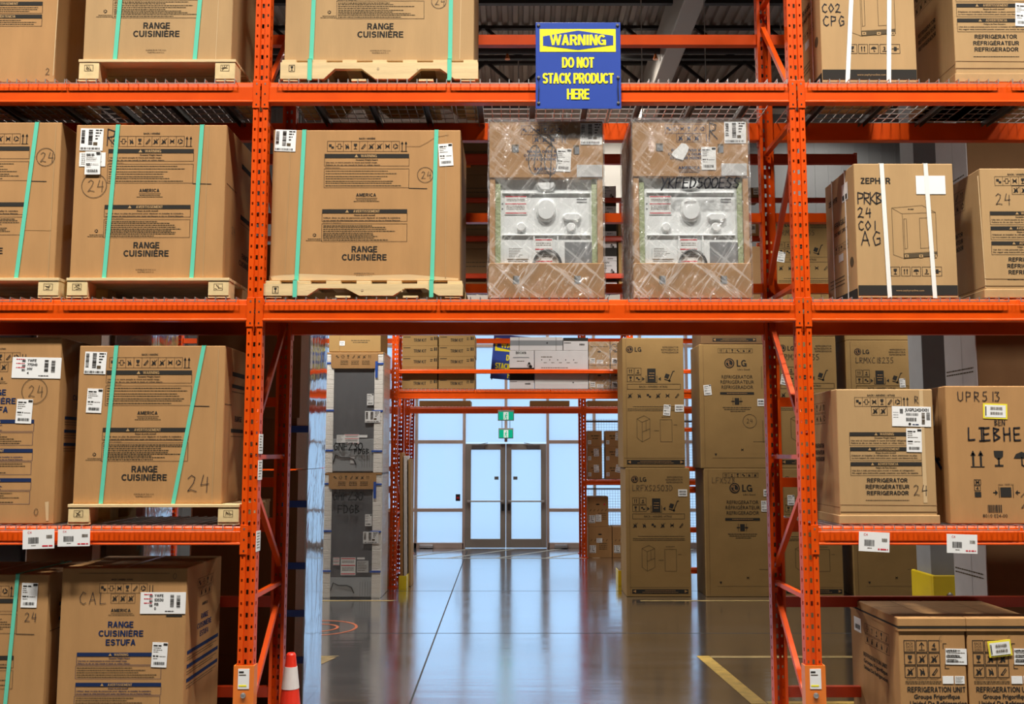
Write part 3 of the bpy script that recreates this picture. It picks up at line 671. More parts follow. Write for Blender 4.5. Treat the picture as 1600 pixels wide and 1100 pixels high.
for i, bn in enumerate(BN):
    a, b = XS[i], XS[i + 1]
    fl = {0: 'under the strapped range carton at the upper left', 1: 'crossed by the blue warning sign', 2: 'under the top right cartons'}[i]
    beam(a, b, YF, ZL3, .147, 'upper orange front beam, ' + fl, GF)
    beam(a, b, YF, ZL2, .147, 'orange front beam ' + ['under the two middle left range cartons', 'over the passage, under the two film wrapped ranges', 'under the carton with white straps'][i], GF)
    if i != 1:
        beam(a, b, YF, ZL1, .118, 'lowest orange front beam with white price tags, %s of the passage' % bn, GF)
        beam(a, b, YRF, ZL1, .10, 'orange rear beam of the lowest shelf, %s of the passage' % bn, GR, True)
        for z, ph in ((.36, 'just above the floor'), (1.0, 'a metre above the floor')):
            beam(a, b, YRF, z, .075, 'thin shaded orange rear beam %s, %s of the passage' % (ph, bn), GS, True, 'orange_shaded')
        for z, ph in ((1.865, 'lower'), (2.46, 'upper')):
            beam(a, b, YRF, z, .07, '%s thin stop beam behind the %s cartons of the lowest shelf' % (ph, bn), GS, True)
    beam(a, b, YRF, ZL2, .135, 'orange rear beam under the middle shelf, %s bay' % bn, GR, True)
    beam(a, b, YRF, ZL3, .135, 'orange rear beam under the upper shelf, %s bay' % bn, GR, True)
    beam(a, b, YRF, 5.28, .08, 'top orange rear beam under the dark roof, %s bay' % bn, GR, True)
    for z, ph in ((3.32, 'lower'), (3.865, 'upper')):
        beam(a, b, YRF, z, .07, '%s thin stop beam behind the middle shelf goods, %s bay' % (ph, bn), GS, True)
def decks(z, v, spans, sn):
    for (u0, u1), ph in spans:
        deck(P(u0, v, YF)[0], P(u1, v, YF)[0], YF, YRF, z, 'wire deck of the %s shelf, %s' % (sn, ph), 'wire decks of the front rack')
e = .07
decks(ZL3, 130, [((-195, 103), 'under the top left corner carton'), ((106, 368), 'under the strapped upper left range carton'), ((437, 698), 'under the wide range carton at the top'), ((705, 962), 'behind the blue warning sign'), ((968, 1228), 'empty, right of the warning sign'), ((1264, 1558), 'under the top right carton with white straps'), ((1580, 1880), 'at the right edge, under the top refrigerator carton')], 'upper')
decks(ZL2, 470, [((-205, 82), 'at the left edge, under the cut off range carton'), ((98, 370), 'under the strapped range carton left of the post'), ((416, 683), 'under the wide range carton beside the post'), ((689, 950), 'under the left film wrapped range'), ((982, 1237), 'under the right film wrapped range'), ((1270, 1573), 'under the carton with white straps'), ((1593, 1890), 'at the right edge, under the open sided refrigerator carton')], 'middle')
decks(ZL1, 825, [((-215, 92), 'at the left edge, under the blue printed range carton'), ((97, 366), 'under the lower strapped range carton'), ((1283, 1590), 'under the refrigerator carton with long white label'), ((1597, 1905), 'at the right edge, under the handwritten carton')], 'lowest')
# the second and third rows, far behind
YB, YC = 15.1, 19.3
XB = [P(615, 760, YB)[0] + k * BAY for k in (-1, 0, 1, 2)]
GB = 'uprights of the second rack'
for x, lb in zip(XB, ('far left orange upright of the second rack, hidden behind goods', 'distant orange upright left of the glass doors with daylight in its holes', 'distant orange upright of the second rack behind the tall appliance cartons', 'far right orange upright of the second rack')):
    upright(x, YB, lb, GB)
def zb(v, Y=YB): return P(0, v, Y)[1]
for i, bn in enumerate(BN):
    a, b = XB[i], XB[i + 1]; g = 'beams of the second rack'
    beam(a, b, YB, zb(608.5), .145, 'distant orange front beam of the second rack above the %s' % ['wrapped stacks on its left', 'passage, under the trim boxes', 'tall cartons on its right'][i], g)
    beam(a, b, YB + PD, zb(609, YB + PD), .14, 'distant rear beam of the second rack at passage height, %s bay' % bn, g, True, 'orange_shaded')
    beam(a, b, YB, zb(577), .065, 'thin distant beam across the lower goods of the second rack, %s bay' % bn, g)
    beam(a, b, YB + PD, zb(529.5, YB + PD), .08, 'thin distant rear beam above the trim boxes, %s bay of the second rack' % bn, g, True)
    for v, h, ph in ((240, .17, 'highest'), (308.5, .075, 'second highest'), (368.5, .08, 'third highest'), (427, .08, 'fourth highest'), (447, .10, 'fifth highest')):
        beam(a, b, YB, zb(v), h, '%s distant beam of the second rack seen above the passage, %s bay' % (ph, bn), g, False, 'orange_shaded')
    if i != 1:
        for v, h, ph in ((668, .065, 'highest'), (729, .07, 'second'), (760, .10, 'third'), (824, .08, 'fourth'), (887, .09, 'lowest')):
            beam(a, b, YB, zb(v), h, '%s distant beam below passage height in the second rack, %s bay' % (ph, bn), g, False)
XC = [P(635, 760, YC)[0] - 3.58, P(635, 760, YC)[0], P(912.5, 760, YC)[0], P(912.5, 760, YC)[0] + 3.58]
for x, lb in zip(XC, ('left end upright of the third rack near the windows', 'thin upright of the third rack left of the glass doors', 'thin red upright of the third rack right of the glass doors, by the stacked boxes', 'right end upright of the third rack near the windows')):
    upright(x, YC, lb, 'uprights of the third rack')
for i, bn in enumerate(BN):
    a, b = XC[i], XC[i + 1]; g = 'beams of the third rack'
    beam(a, b, YC, zb(635.5, YC), .135, 'orange beam of the third rack over the %s' % ['windows left of the doors', 'glass doors, behind the exit signs', 'small boxes right of the doors'][i], g)
    beam(a, b, YC + PD, zb(637, YC + PD), .12, 'rear beam of the third rack near the windows, %s bay' % bn, g, True, 'orange_shaded')
    if i == 2:
        beam(a, b, YC, zb(749.5, YC), .10, 'low orange beam under six small boxes right of the glass doors', g)
        beam(a, b, YC + PD, zb(751, YC + PD), .09, 'rear beam behind the six small boxes by the windows', g, True)
mb = MB(); x0, x1 = XC[2] + .1, XC[3] - .1; yy = YC + PD + .05                       # safety netting behind the small boxes
for zz0, zz1 in ((zb(672, yy), zb(655, yy)), (0.0, zb(762, yy)), (zb(749, yy), zb(672, yy))):
    k = 0
    while x0 + k * .055 < x1: mb.box(x0 + k * .055, x0 + k * .055 + .004, yy, yy + .004, zz0, zz1, 'zinc'); k += 1
    k = 0
    while zz0 + k * .055 < zz1: mb.box(x0, x1, yy, yy + .004, zz0 + k * .055, zz0 + k * .055 + .004, 'zinc'); k += 1
mb.box(x0, x1, yy - .01, yy + .01, zb(660, yy), zb(657, yy), 'zinc_dark').box(x0, x1, yy - .01, yy + .01, zb(765, yy), zb(763, yy), 'zinc_dark')
tag(mb.build('safety_net'), 'thin grey wire safety net behind the small boxes by the windows', 'safety net')
# ------------------------------------------------------------------ cartons, pallets, printing
class Carton:
    "a shipping carton: u0..u1, vt..vb is its front face in the photo, at distance Y; z0 is what it stands on"
    def __init__(s, name, label, u0, u1, vt, vb, Y, d, z0, m='card', cat='carton', group=None, yaw=0.0, h=None, um=None, bev=.007, part='carton_body', parent=None):
        vm = um or (vt + vb) / 2
        xa, za = P(u0, vm, Y); xb, _ = P(u1, vm, Y)
        s.w, s.d = xb - xa, d; s.h = h or (P(0, vt, Y)[1] - z0)
        s.vt, s.vb = vt, vb; s.sc = (P(0, vt, Y)[1] - P(0, vb, Y)[1]) / (vb - vt); s.kx = s.w / (u1 - u0) / s.sc; s.uc = (u0 + u1) / 2
        s.m = m; s.name = name
        s.t = thing(name, label, cat, ((xa + xb) / 2, Y, z0), yaw, group)
        s.mb = MB(); s.part = part
        s.mb.box(-s.w / 2, s.w / 2, 0, d, 0, s.h, m, bev)
        s.f = Face(s.mb, (0, 0, h or P(0, vt, Y)[1] - z0), sc=s.sc)
    def x(s, u): return (u - s.uc) * s.kx
    def y(s, v): return v - s.vt
    def side(s, which):
        if which == 'R': return Face(s.mb, (s.w / 2, 0, s.h), (0, 1, 0), n=(1, 0, 0), sc=s.sc)
        return Face(s.mb, (-s.w / 2, s.d, s.h), (0, -1, 0), n=(-1, 0, 0), sc=s.sc)
    def done(s): s.body = s.mb.build(s.part, s.t); return s
    def strap(s, ut, ub, w=6.2, m='strap_teal', pal=None, nm='strap'):
        mb = MB(); e = .0045; zt = s.h; xt, xb_ = s.x(ut) * s.sc, s.x(ub) * s.sc; hw = w * s.sc / 2
        path = [(xt, -e, zt + e), (xb_, -e, .002)]
        if pal:
            pm = MB(); o = s.t.location - pal.location; pm.box(o.x + xb_ - hw, o.x + xb_ + hw, -.005, -.001, 0.002, o.z + .004, m); pm.box(o.x + xb_ - hw, o.x + xb_ + hw, -.005, o.y + .001, o.z + .001, o.z + .0045, m); pm.build('strap', pal)
        for p, q in zip(path, path[1:]):
            mb.add([(p[0] - hw, p[1], p[2]), (p[0] + hw, p[1], p[2]), (q[0] + hw, q[1], q[2]), (q[0] - hw, q[1], q[2]),
                    (p[0] - hw, p[1] + .0025, p[2]), (p[0] + hw, p[1] + .0025, p[2]), (q[0] + hw, q[1] + .0025, q[2]), (q[0] - hw, q[1] + .0025, q[2])],
                   [(3, 2, 1, 0), (0, 1, 5, 4), (1, 2, 6, 5), (3, 0, 4, 7), (2, 3, 7, 6)], m)
        mb.box(xt - hw, xt + hw, -e, s.d + e, zt, zt + e, m)
        mb.box(xb_ - hw, xb_ + hw, s.d, s.d + e, 0, zt + e, m)
        f = Face(mb, (0, -e - .0012, s.h), sc=s.sc, lift=0)
        return mb.build(nm, s.t)
    def sticker(s, u0, v0, u1, v1, kind='tag', rot=0, face=None, nm='shipping_label', paper='paper', txt=None, px=False, lift=.0012):
        mb = MB(); o = Vector(s.f.o); paper = 'paper_yellow' if kind == 'yellow' else paper
        if face: o, ax, dn, n = face.o, face.ax, face.dn, face.n
        else: ax, dn, n = Vector((1, 0, 0)), Vector((0, 0, -1)), Vector((0, -1, 0))
        x0, x1, y0, y1 = (u0, u1, v0, v1) if (px or face) else (s.x(u0), s.x(u1), s.y(v0), s.y(v1))
        cx, cy, W, Hh = (x0 + x1) / 2, (y0 + y1) / 2, x1 - x0, y1 - y0
        r = math.radians(rot); a2 = ax * math.cos(r) + dn * math.sin(r); d2 = dn * math.cos(r) - ax * math.sin(r)
        f = Face(mb, o + ax * (cx * s.sc) + dn * (cy * s.sc) - a2 * (W / 2 * s.sc) - d2 * (Hh / 2 * s.sc), a2, d2, n, s.sc, lift)
        label_art(f, W, Hh, kind, paper, txt); return mb.build(nm, s.t)
def label_art(f, W, Hh, kind, paper='paper', txt=None):
    "a paper label W x Hh with its bar codes"
    c = [f.pt(0, 0, 2.4), f.pt(W, 0, 2.4), f.pt(W, Hh, 2.4), f.pt(0, Hh, 2.4), f.pt(0, 0, 1), f.pt(W, 0, 1), f.pt(W, Hh, 1), f.pt(0, Hh, 1)]
    f.mb.add(c, [(3, 2, 1, 0), (0, 1, 5, 4), (1, 2, 6, 5), (2, 3, 7, 6), (3, 0, 4, 7)], paper)
    k = 3.2
    if kind == 'tag':
        f.rect(.72 * W, .03 * Hh, .98 * W, .12 * Hh, 'ink', k)
        f.dashes(.08 * W, .6 * W, .13 * Hh, .05 * Hh, 'ink', k)
        for y in (.22, .30, .38): f.dashes(.08 * W, random.uniform(.3, .8) * W, y * Hh, .02 * Hh, 'ink_soft', k)
        f.dashes(.08 * W, .45 * W, .55 * Hh, .05 * Hh, 'ink', k); f.dashes(.5 * W, .9 * W, .56 * Hh, .02 * Hh, 'ink_soft', k); f.dashes(.1 * W, .4 * W, .65 * Hh, .02 * Hh, 'ink_soft', k)
        f.bars(.15 * W, .78 * Hh, .85 * W, .9 * Hh, 'ink', k)
    elif kind == 'ship':
        f.bars(.05 * W, .08 * Hh, .2 * W, .7 * Hh, 'ink', k, True); f.bars(.36 * W, .06 * Hh, .54 * W, .75 * Hh, 'ink', k, True)
        for i, y in enumerate((.08, .2, .33, .46)): f.dashes(.66 * W, (.95 - .06 * i) * W, y * Hh, .055 * Hh, 'ink', k)
        f.rect(.58 * W, .62 * Hh, .76 * W, .76 * Hh, 'ink_soft', k); f.bars(.04 * W, .86 * Hh, .9 * W, .96 * Hh, 'ink', k)
    elif kind == 'wide':
        for y in (.1, .3, .5): f.dashes(.08 * W, .26 * W, y * Hh, .04 * Hh, 'ink_red', k)
        for y in (.18, .42, .62): f.bars(.2 * W, (y - .06) * Hh, .27 * W, (y + .06) * Hh, 'ink', k)
        f.bars(.66 * W, .12 * Hh, .74 * W, .7 * Hh, 'ink', k, True); f.bars(.8 * W, .14 * Hh, .88 * W, .72 * Hh, 'ink', k, True)
        f.dashes(.55 * W, .75 * W, .88 * Hh, .04 * Hh, 'ink', k)
        for i, t in enumerate(txt or ()): f.text(t, .31 * W, (.22 + .2 * i) * Hh, .13 * Hh, 'ink', 1, None, 'l', k)
    elif kind == 'jug':
        for y in (.3, .42, .54): f.dashes(.03 * W, .16 * W, y * Hh, .04 * Hh, 'paper_grey', k)
        f.bars(.2 * W, .12 * Hh, .28 * W, .36 * Hh, 'ink', k); f.text('JUGFL242HX01', .34 * W, .24 * Hh, .15 * Hh, 'ink', 1, .62 * W, 'l', k)
        f.bars(.36 * W, .33 * Hh, .68 * W, .46 * Hh, 'ink', k); f.bars(.36 * W, .56 * Hh, .62 * W, .74 * Hh, 'ink', k); f.bars(.76 * W, .3 * Hh, .84 * W, .9 * Hh, 'ink_soft', k, True); f.bars(.88 * W, .28 * Hh, .97 * W, .66 * Hh, 'ink', k, True)
        f.disc(.45 * W, .88 * Hh, .035 * W, 'ink', k, 8); f.dashes(.52 * W, .68 * W, .9 * Hh, .05 * Hh, 'ink_blue', k)
    elif kind == 'code':
        f.bars(.12 * W, .2 * Hh, .88 * W, .45 * Hh, 'ink', k); f.bars(.12 * W, .6 * Hh, .88 * W, .8 * Hh, 'ink', k)
    elif kind == 'yellow':
        f.rect(.07 * W, .1 * Hh, .93 * W, .9 * Hh, 'paper', k)
        f.bars(.3 * W, .22 * Hh, .8 * W, .42 * Hh, 'ink_soft', k + .8); f.bars(.3 * W, .55 * Hh, .8 * W, .73 * Hh, 'ink_soft', k + .8); f.rect(.09 * W, .2 * Hh, .13 * W, .8 * Hh, 'ink', k + .8)
    elif kind == 'lines':
        for i in range(6): f.dashes(.08 * W, random.uniform(.5, .92) * W, (.12 + .14 * i) * Hh, .04 * Hh, 'ink_soft', k)
    elif kind == 'redlines':
        for y in (.04, .42, .9): f.rect(.03 * W, y * Hh, .97 * W, (y + .05) * Hh, 'ink_red', k)
        for y in (.2, .28, .56, .64, .72): f.dashes(.08 * W, .9 * W, y * Hh, .03 * Hh, 'ink_soft', k)
    elif kind == 'price':
        f.text('C4', .15 * W, .2 * Hh, .12 * Hh, 'ink_red', 0, None, 'l', k); f.bars(.18 * W, .4 * Hh, .5 * W, .72 * Hh, 'ink', k)
        f.bars(.75 * W, .3 * Hh, .93 * W, .48 * Hh, 'ink_soft', k); f.dashes(.62 * W, .95 * W, .86 * Hh, .07 * Hh, 'ink_red', k); f.dashes(.28 * W, .42 * W, .82 * Hh, .03 * Hh, 'ink_soft', k)
EN2 = ('Use two or more people to move and install range.', 'Failure to do so can result in back or other injury.')
FR2 = ('Utiliser deux ou plus de personnes pour déplacer et installer la cuisinière.', 'Le non respect de cette instruction peut causer une blessure au dos ou d\'autres blessures.')
def warn(f, x0, x1, y, head, bar, sub, lines, m, tan, ybot, wl=None):
    "black (or blue) warning bar with its framed lines"
    cx = (x0 + x1) / 2; f.rect(x0, y, x1, y + bar, m); k = 1.9
    W = len(head) * bar * .62; f.text(head, cx + bar * .5, y + bar * .86, bar * .68, tan, 1, None, 'c', k)
    f.poly([(cx - W / 2 - bar * .75, y + bar * .85), (cx - W / 2 + bar * .15, y + bar * .85), (cx - W / 2 - bar * .3, y + bar * .12)], tan, k)
    f.line([(x0, y + bar), (x0, ybot), (x1, ybot), (x1, y + bar)], .5, m)
    f.text(sub, cx, y + bar + 4.0, 2.4, m, 1)
    for i, t in enumerate(lines):
        f.text(t, x0 + 2, y + bar + 8.0 + i * 3.9, 2.0, m, 1, min((x1 - x0) * .93, len(t) * 1.62) if wl is None else wl, 'l')
def range_print(f, cx=0.0, S=1.0, half=False):
    "black print of the range cartons; y runs down from the carton top"
    g = Face(f.mb, f.pt(cx, 0, 0), f.ax, f.dn, f.n, f.sc * S, f.lift); m = 'ink'; tan = 'card_light'
    g.text('BACK / ARRIÈRE', 1, 15, 2.6, m, 1)
    g.strip(-60, 18, 51, 34, ['boxes', 'frame', 'truck', 'glass', 'hand', 'notruck', 'notruck', 'cross', 'recycle'][:9], m)
    for x in (55, 61): g.line([(x, 20), (x, 34)], 1.2); g.poly([(x - 2, 22.5), (x + 2, 22.5), (x, 18)])
    g.line([(53, 34), (63, 34)], .8)
    warn(g, -64, 66, 38, 'WARNING', 6.5, 'Excessive Weight Hazard', EN2, m, tan, 57)
    g.text('Handling Instructions', -63, 60.5, 1.8, m, 0, None, 'l')
    g.frame(-64, 61.5, 66, 91, .5)
    for y in (65, 69, 73.5, 77, 81, 84, 88): g.dashes(-62, random.uniform(20, 62), y, 1.1, 'ink_soft')
    g.text('AMERICA', 1, 105, 5, m, 1, 31); g.line([(-15, 107.5), (18, 107.5)], .6); g.dashes(-14, 17, 110, .9); g.dashes(-18, 21, 112.5, .9)
    warn(g, -66, 64, 125, 'AVERTISSEMENT', 6.2, 'Risque de poids excessif', FR2, m, tan, 143.5, 118)
    g.text('Instructions de manutention', -65, 146.6, 1.7, m, 0, None, 'l')
    g.frame(-66, 147.5, 64, 175, .5)
    for y in (150.5, 153, 156, 159, 162, 164.5, 167, 169.5, 172.5): g.dashes(-64, random.uniform(10, 60), y, 1.1, 'ink_soft')
    g.icon('recycle', -77, 165, 3.4); g.dashes(-87, -67, 171, .8); g.dashes(-90, -66, 173.5, .8)
    g.text('RANGE', 0, 191.5, 9.3, m, 1, 40); g.text('CUISINIÈRE', 0, 204, 9.3, m, 1, 69)
    g.text('ASSEMBLED IN THE U.S.A.', 0, 225.5, 2, m, 0, 31); g.text('ASSEMBLÉ AUX É.-U.', 0, 229, 2, m, 0, 25)
    g.line([(66, 92), (94, 92.6)], 1, 'ink')
def estufa_print(f, cx=0.0, S=1.0, upper=True):
    g = Face(f.mb, f.pt(cx, 0, 0), f.ax, f.dn, f.n, f.sc * S, f.lift); m = 'ink_blue'; tan = 'card_light'
    g.text('BACK / ARRIÈRE / ATRÁS', -2, 20, 2.3, 'ink', 1)
    g.strip(-38, 25, 39, 40, ['boxes', 'frame', 'cross', 'glass', 'hand', 'recycle'], 'ink'); g.strip(-19, 41, 20, 56, ['notruck', 'notruck', 'notruck'], 'ink')
    for x in (43, 48): g.line([(x, 28), (x, 39)], 1.1, 'ink')
    g.text('AMERICA', -2, 70, 5, 'ink', 1, 32); g.line([(-18, 72.5), (17, 72.5)], .6, 'ink'); g.dashes(-22, 20, 75, .9)
    g.text('RANGE', -1, 94.5, 9.4, m, 1, 42); g.text('CUISINIÈRE', 0, 108.5, 9.4, m, 1, 73); g.text('ESTUFA', 0, 122.5, 9.4, m, 1, 49)
    y = 134
    for hd, sub, ln in (('WARNING', 'Excessive Weight Hazard', EN2), ('AVERTISSEMENT', 'Risque de poids excessif', FR2), ('ADVERTENCIA', 'Peligro de Peso Excesivo', ('Use dos o más personas para mover e instalar la estufa.', 'No seguir esta instrucción puede ocasionar una lesión.'))):
        warn(g, -70, 67, y, hd, 6, sub, ln, m, tan, y + 19, 120 if hd[0] == 'A' and hd[1] == 'V' else None)
        g.frame(-71, y + 21, 66, y + 41, .5, m)
        for k in range(5): g.dashes(-69, random.uniform(0, 60), y + 24 + k * 3.5, 1.1, 'ink_soft')
        y += 47
FRG = [('WARNING', 'Excessive Weight Hazard', ('Use two or more people to move and install refrigerator.', 'Failure to do so can result in back or other injury.')),
       ('AVERTISSEMENT', 'Risque de poids excessif', ('Déplacer et installer le réfrigérateur à deux personnes ou plus.', 'Le non-respect de cette instruction peut causer une blessure au dos.')),
       ('ADVERTENCIA', 'Peligro de Peso Excesivo', ('Use dos o más personas para mover e instalar el refrigerador.', 'No seguir esta instrucción puede ocasionar una lesión de espalda.'))]
def fridge_print(f, cx=0.0, S=1.0):
    g = Face(f.mb, f.pt(cx, 0, 0), f.ax, f.dn, f.n, f.sc * S, f.lift)
    g.text('BACK / ARRIÈRE / ATRÁS', -4, 11, 2.6, 'ink', 1, 44)
    g.strip(-46, 13, 28, 27, ['boxes', 'frame', 'cross', 'glass', 'hand', 'recycle'], 'ink'); g.strip(-20, 27.5, 5, 41, ['notruck', 'notruck'], 'ink')
    for x in (32, 37.5): g.line([(x, 15), (x, 27)], 1.1); g.poly([(x - 2, 16.5), (x + 2, 16.5), (x, 12.5)])
    y = 68
    for hd, sub, ln in FRG:
        warn(g, -56, 56, y, hd, 5.8, sub, ln, 'ink', 'card_light', y + 20.5); y += 23.4
    g.text('REFRIGERATOR', 1, 146, 6.2, 'ink', 1, 64); g.text('RÉFRIGÉRATEUR', 1, 156, 6.2, 'ink', 1, 69); g.text('REFRIGERADOR', 1, 165.7, 6.2, 'ink', 1, 66)
    g.dashes(-34, 34, 174, .9, 'ink')
def logo_lg(g, x, y, r, cap):
    g.disc(x, y, r, 'ink', 1, 24); g.ring(x, y, r * .72, r * .13, 'card', 1.9, 20); g.line([(x - r * .1, y - r * .45), (x - r * .1, y + r * .4), (x + r * .3, y + r * .4)], r * .15, 'card', 2.2)
    g.disc(x - r * .4, y - r * .25, r * .13, 'card', 2.2, 8); g.text('LG', x + r * 1.45, y + cap * .5, cap, 'ink', 1, None, 'l')
def lg_back(f, s=1.0, code=None, cx=0):
    g = Face(f.mb, f.pt(cx, 0, 0), f.ax, f.dn, f.n, f.sc * s, f.lift)
    logo_lg(g, -36, 18, 5.5, 7)
    for i, (t, w) in enumerate((('REFRIGERATOR', 25), ('RÉFRIGÉRATEUR', 27), ('REFRIGERADOR', 26))): g.text(t, 40, 16 + 4 * i, 2.6, 'ink', 0, w, 'r')
    if code: g.hand(code, -40, 27, 9, .7, 'marker_thin', 1.5, .72)
    for i, kd in enumerate(('up', 'num4', 'glass', 'boxes')):
        a, b = -40 + 11.5 * (i % 2), 47 + 11.5 * (i // 2); g.frame(a, b, a + 10, b + 10, .5); g.icon(kd, a + 5, b + 5, 3.8)
    g.rect(-9, 48, 4, 69); g.dashes(-6, 2, 55, 1, 'card', 1.9); g.dashes(-7, 2, 59, 1, 'card', 1.9); g.dashes(-6, 1, 63, 1, 'card', 1.9)
    for x in (-11, 6): g.line([(x, 59), (x, 69)], .7)
    g.poly([(-17, 61), (-13, 64), (-17, 67)]); g.poly([(12, 61), (12, 67), (8, 64)]); g.line([(-11, 69.5), (6, 69.5)], .7)
    g.icon('dolly', 24, 60, 9)
    g.frame(-40, 72, 42, 80, .5); g.text('BACK / ARRIÈRE / ATRÁS', 0, 77.6, 3, 'ink', 0, 44)
    for k in range(6): g.icon(('notruck', 'truck', 'boxes', 'notruck', 'cross', 'hand')[k], -36 + k * 14.5, 90, 4.4)
    for y in (107, 110.5, 113): g.dashes(-40 if y > 108 else -32, 42, y, .9)
    L = lambda p: g.line([(-26 + a, 120 + b) for a, b in p], .5, 'ink_soft')
    L([(0, 6), (8, 11), (20, 6), (11, 1), (0, 6), (0, 35), (8, 41), (8, 11)]); L([(8, 41), (20, 35), (20, 6)]); L([(8, 26), (20, 21)]); L([(14, 9), (14, 24)])
    g.frame(10, 127, 28, 161, .5, 'ink_soft'); g.dashes(12, 26, 123, .7); g.dashes(0, 8, 144, .7); g.dashes(31, 36, 135, .7)
    g.rect(-42, 189, 46, 195.5); g.dashes(-22, 26, 191, .7, 'card', 1.9); g.dashes(-26, 30, 193.5, .7, 'card', 1.9)
    g.poly([(-41, 192), (-36, 189.8), (-36, 194.4)], 'card', 1.9); g.poly([(45, 192), (40, 194.4), (40, 189.8)], 'card', 1.9); g.line([(-46, 186), (48, 186)], .4, 'ink_soft')
def lg_front(f, s=1.0, code=None, dy=0, circ=False):
    g = Face(f.mb, f.pt(0, dy, 0), f.ax, f.dn, f.n, f.sc * s, f.lift)
    g.strip(-24, 7, 32, 14, ['up', 'num4', 'glass', 'boxes', 'truck', 'notruck'], 'ink', .4)
    if code: g.hand(code, -42, 14, 9, .6, 'marker_thin', 1.5, .7)
    logo_lg(g, -6, 31, 8.2, 11); g.text("Life's Good", 17, 42.5, 2.8, 'ink', 0, 20)
    for t, y, w in (('REFRIGERATOR', 56, 51), ('RÉFRIGÉRATEUR', 64.3, 55), ('REFRIGERADOR', 72.7, 52)): g.text(t, 6, y, 5.4, 'ink', 0, w)
    g.rect(-22, 78, 33, 82); g.dashes(-11, 22, 80, .9, 'card', 1.9)
    g.icon('clamp', 5, 93, 9); g.line([(-1.5, 87), (-1.5, 99)], .6); g.line([(11.5, 87), (11.5, 99)], .6)
    for y, a, b in ((103, -18, 28), (106, -16, 26), (109, -6, 18)): g.dashes(a, b, y, 1.2)
    if circ: g.ring(25, 125, 11, .6, 'marker_thin', 1); g.hand('24', 20, 121, 7, .5, 'marker_thin')
    for y in (36, 124): g.line([(46, y), (46, y + 36)], .5, 'ink'); g.icon('hand', 51, y + 17, 3)
    g.icon('cross', 12, 171, 3); g.dashes(30, 50, 158, .7)
    g.poly([(-33, 177), (-29, 177), (-31, 181)]); g.line([(-36, 184), (54, 184)], .4, 'ink_soft')
def zephyr_print(f, dx=0, dy=0):
    g = Face(f.mb, f.pt(dx, dy, 0), f.ax, f.dn, f.n, f.sc, f.lift)
    g.text('ZEPHYR', -52, 32, 9.5, 'ink', 1, 47)  # centred left of the straps
    L = lambda p: g.line(p, .5, 'ink_soft')
    L([(-29, 70), (-14, 79), (38, 77), (18, 66), (-29, 70)]); L([(-29, 70), (-29, 143), (-13, 149), (-13, 79)]); L([(-13, 141), (38, 138), (38, 77)]); L([(-13, 149), (38, 145), (38, 138)])
    g.poly([(-13, 149), (38, 145.5), (38, 139), (-13, 142)], 'ink_soft')
    for x in (-9, 13, 34): g.rect(x - 3, 143, x + 3, 147.5, 'card_light', 1.8); g.disc(x, 145, 1, 'ink', 2.4, 8)
    L([(-11, 87), (-7, 87), (-7, 133), (-11, 134), (-11, 87)]); L([(13, 86), (31, 85), (31, 132), (13, 133), (13, 86)]); g.dashes(-4, 5, 72, 1.4)
    for i, kd in enumerate(('glass', 'up', 'umbrella', 'num3', 'clamp')):
        x = -34 + i * 16; g.frame(x, 162, x + 13.5, 176, .6); g.icon(kd, x + 6.7, 169, 5.2)
def pallet(label, u0, u1, vt, vb, Y, d, z0, notch, group='wooden pallets under the range cartons'):
    xa, zt = P(u0, (vt + vb) / 2, Y)[0], P(0, vt, Y)[1]; xb = P(u1, (vt + vb) / 2, Y)[0]; w = xb - xa; h = zt - z0
    t = thing('pallet', label, 'pallet', ((xa + xb) / 2, Y, z0), 0, group); b = .020
    if notch:
        hh = h - b - .014; q = hh * .62; nx = w / 2
        for y in (0, d / 2 - .02, d - .04):
            N = [(-nx, 0), (-nx * .56, 0), (-nx * .45, q), (-nx * .18, q), (-nx * .04, 0), (nx * .30, 0), (nx * .42, q), (nx * .62, q), (nx * .76, 0), (nx, 0)]
            z = .014; pl = [(x - .0, z + a) for x, a in N] + [(nx, z + hh), (-nx, z + hh)]
            mb = MB().prism(pl, y, y + .04, 'wood', 'y')
            if y == 0:
                f = Face(mb, (-nx + .06, 0, z + hh - .02), sc=.001); f.frame(0, 0, 38, 45, 3); f.icon('glass', 19, 22, 18)
                f.disc(nx * 900, 25, 9, 'wood_dark', 1, 10); f.disc(nx * 1300, 32, 6, 'wood_dark', 1, 10)
            mb.build('stringer', t)
        for k in range(7):
            x = -nx + .008 + k * (w - .11) / 6; MB().box(x, x + .098, .006, d - .006, h - b, h, 'wood', .002).build('deck_board', t)
        for x in (-nx + .02, -nx * .28, nx * .4, nx - .12): MB().box(x, x + .10, .004, d - .004, 0, .014, 'wood_end').build('bottom_board', t)
    else:
        for k in range(6):
            y = k * (d - .12) / 5; MB().box(-w / 2, w / 2, y, y + .12, h - b, h, 'wood', .002).build('deck_board', t)
        for sx in (-1, 1):
            x0, x1 = (-w / 2 + .004, -w / 2 + .142) if sx < 0 else (w / 2 - .142, w / 2 - .004)
            for y in (.004, d / 2 - .06, d - .144):
                mb = MB().box(x0, x1, y, y + .14, .014, h - b, 'wood_end', .003)
                if y < .01:
                    f = Face(mb, ((x0 + x1) / 2, y, h - b - .012), sc=.001); f.frame(-30, 8, 28, 50, 2.5, 'ink_soft')
                    for q in range(5): f.line([(random.uniform(-26, 20), random.uniform(12, 46)), (random.uniform(-20, 26), random.uniform(12, 46))], 3, 'ink_soft')
                mb.build('block', t)
            MB().box(x0 - .003 * (sx < 0), x1 + .003 * (sx > 0), .008, d - .008, 0, .014, 'wood_end').build('bottom_board', t)
    return t, z0 + h
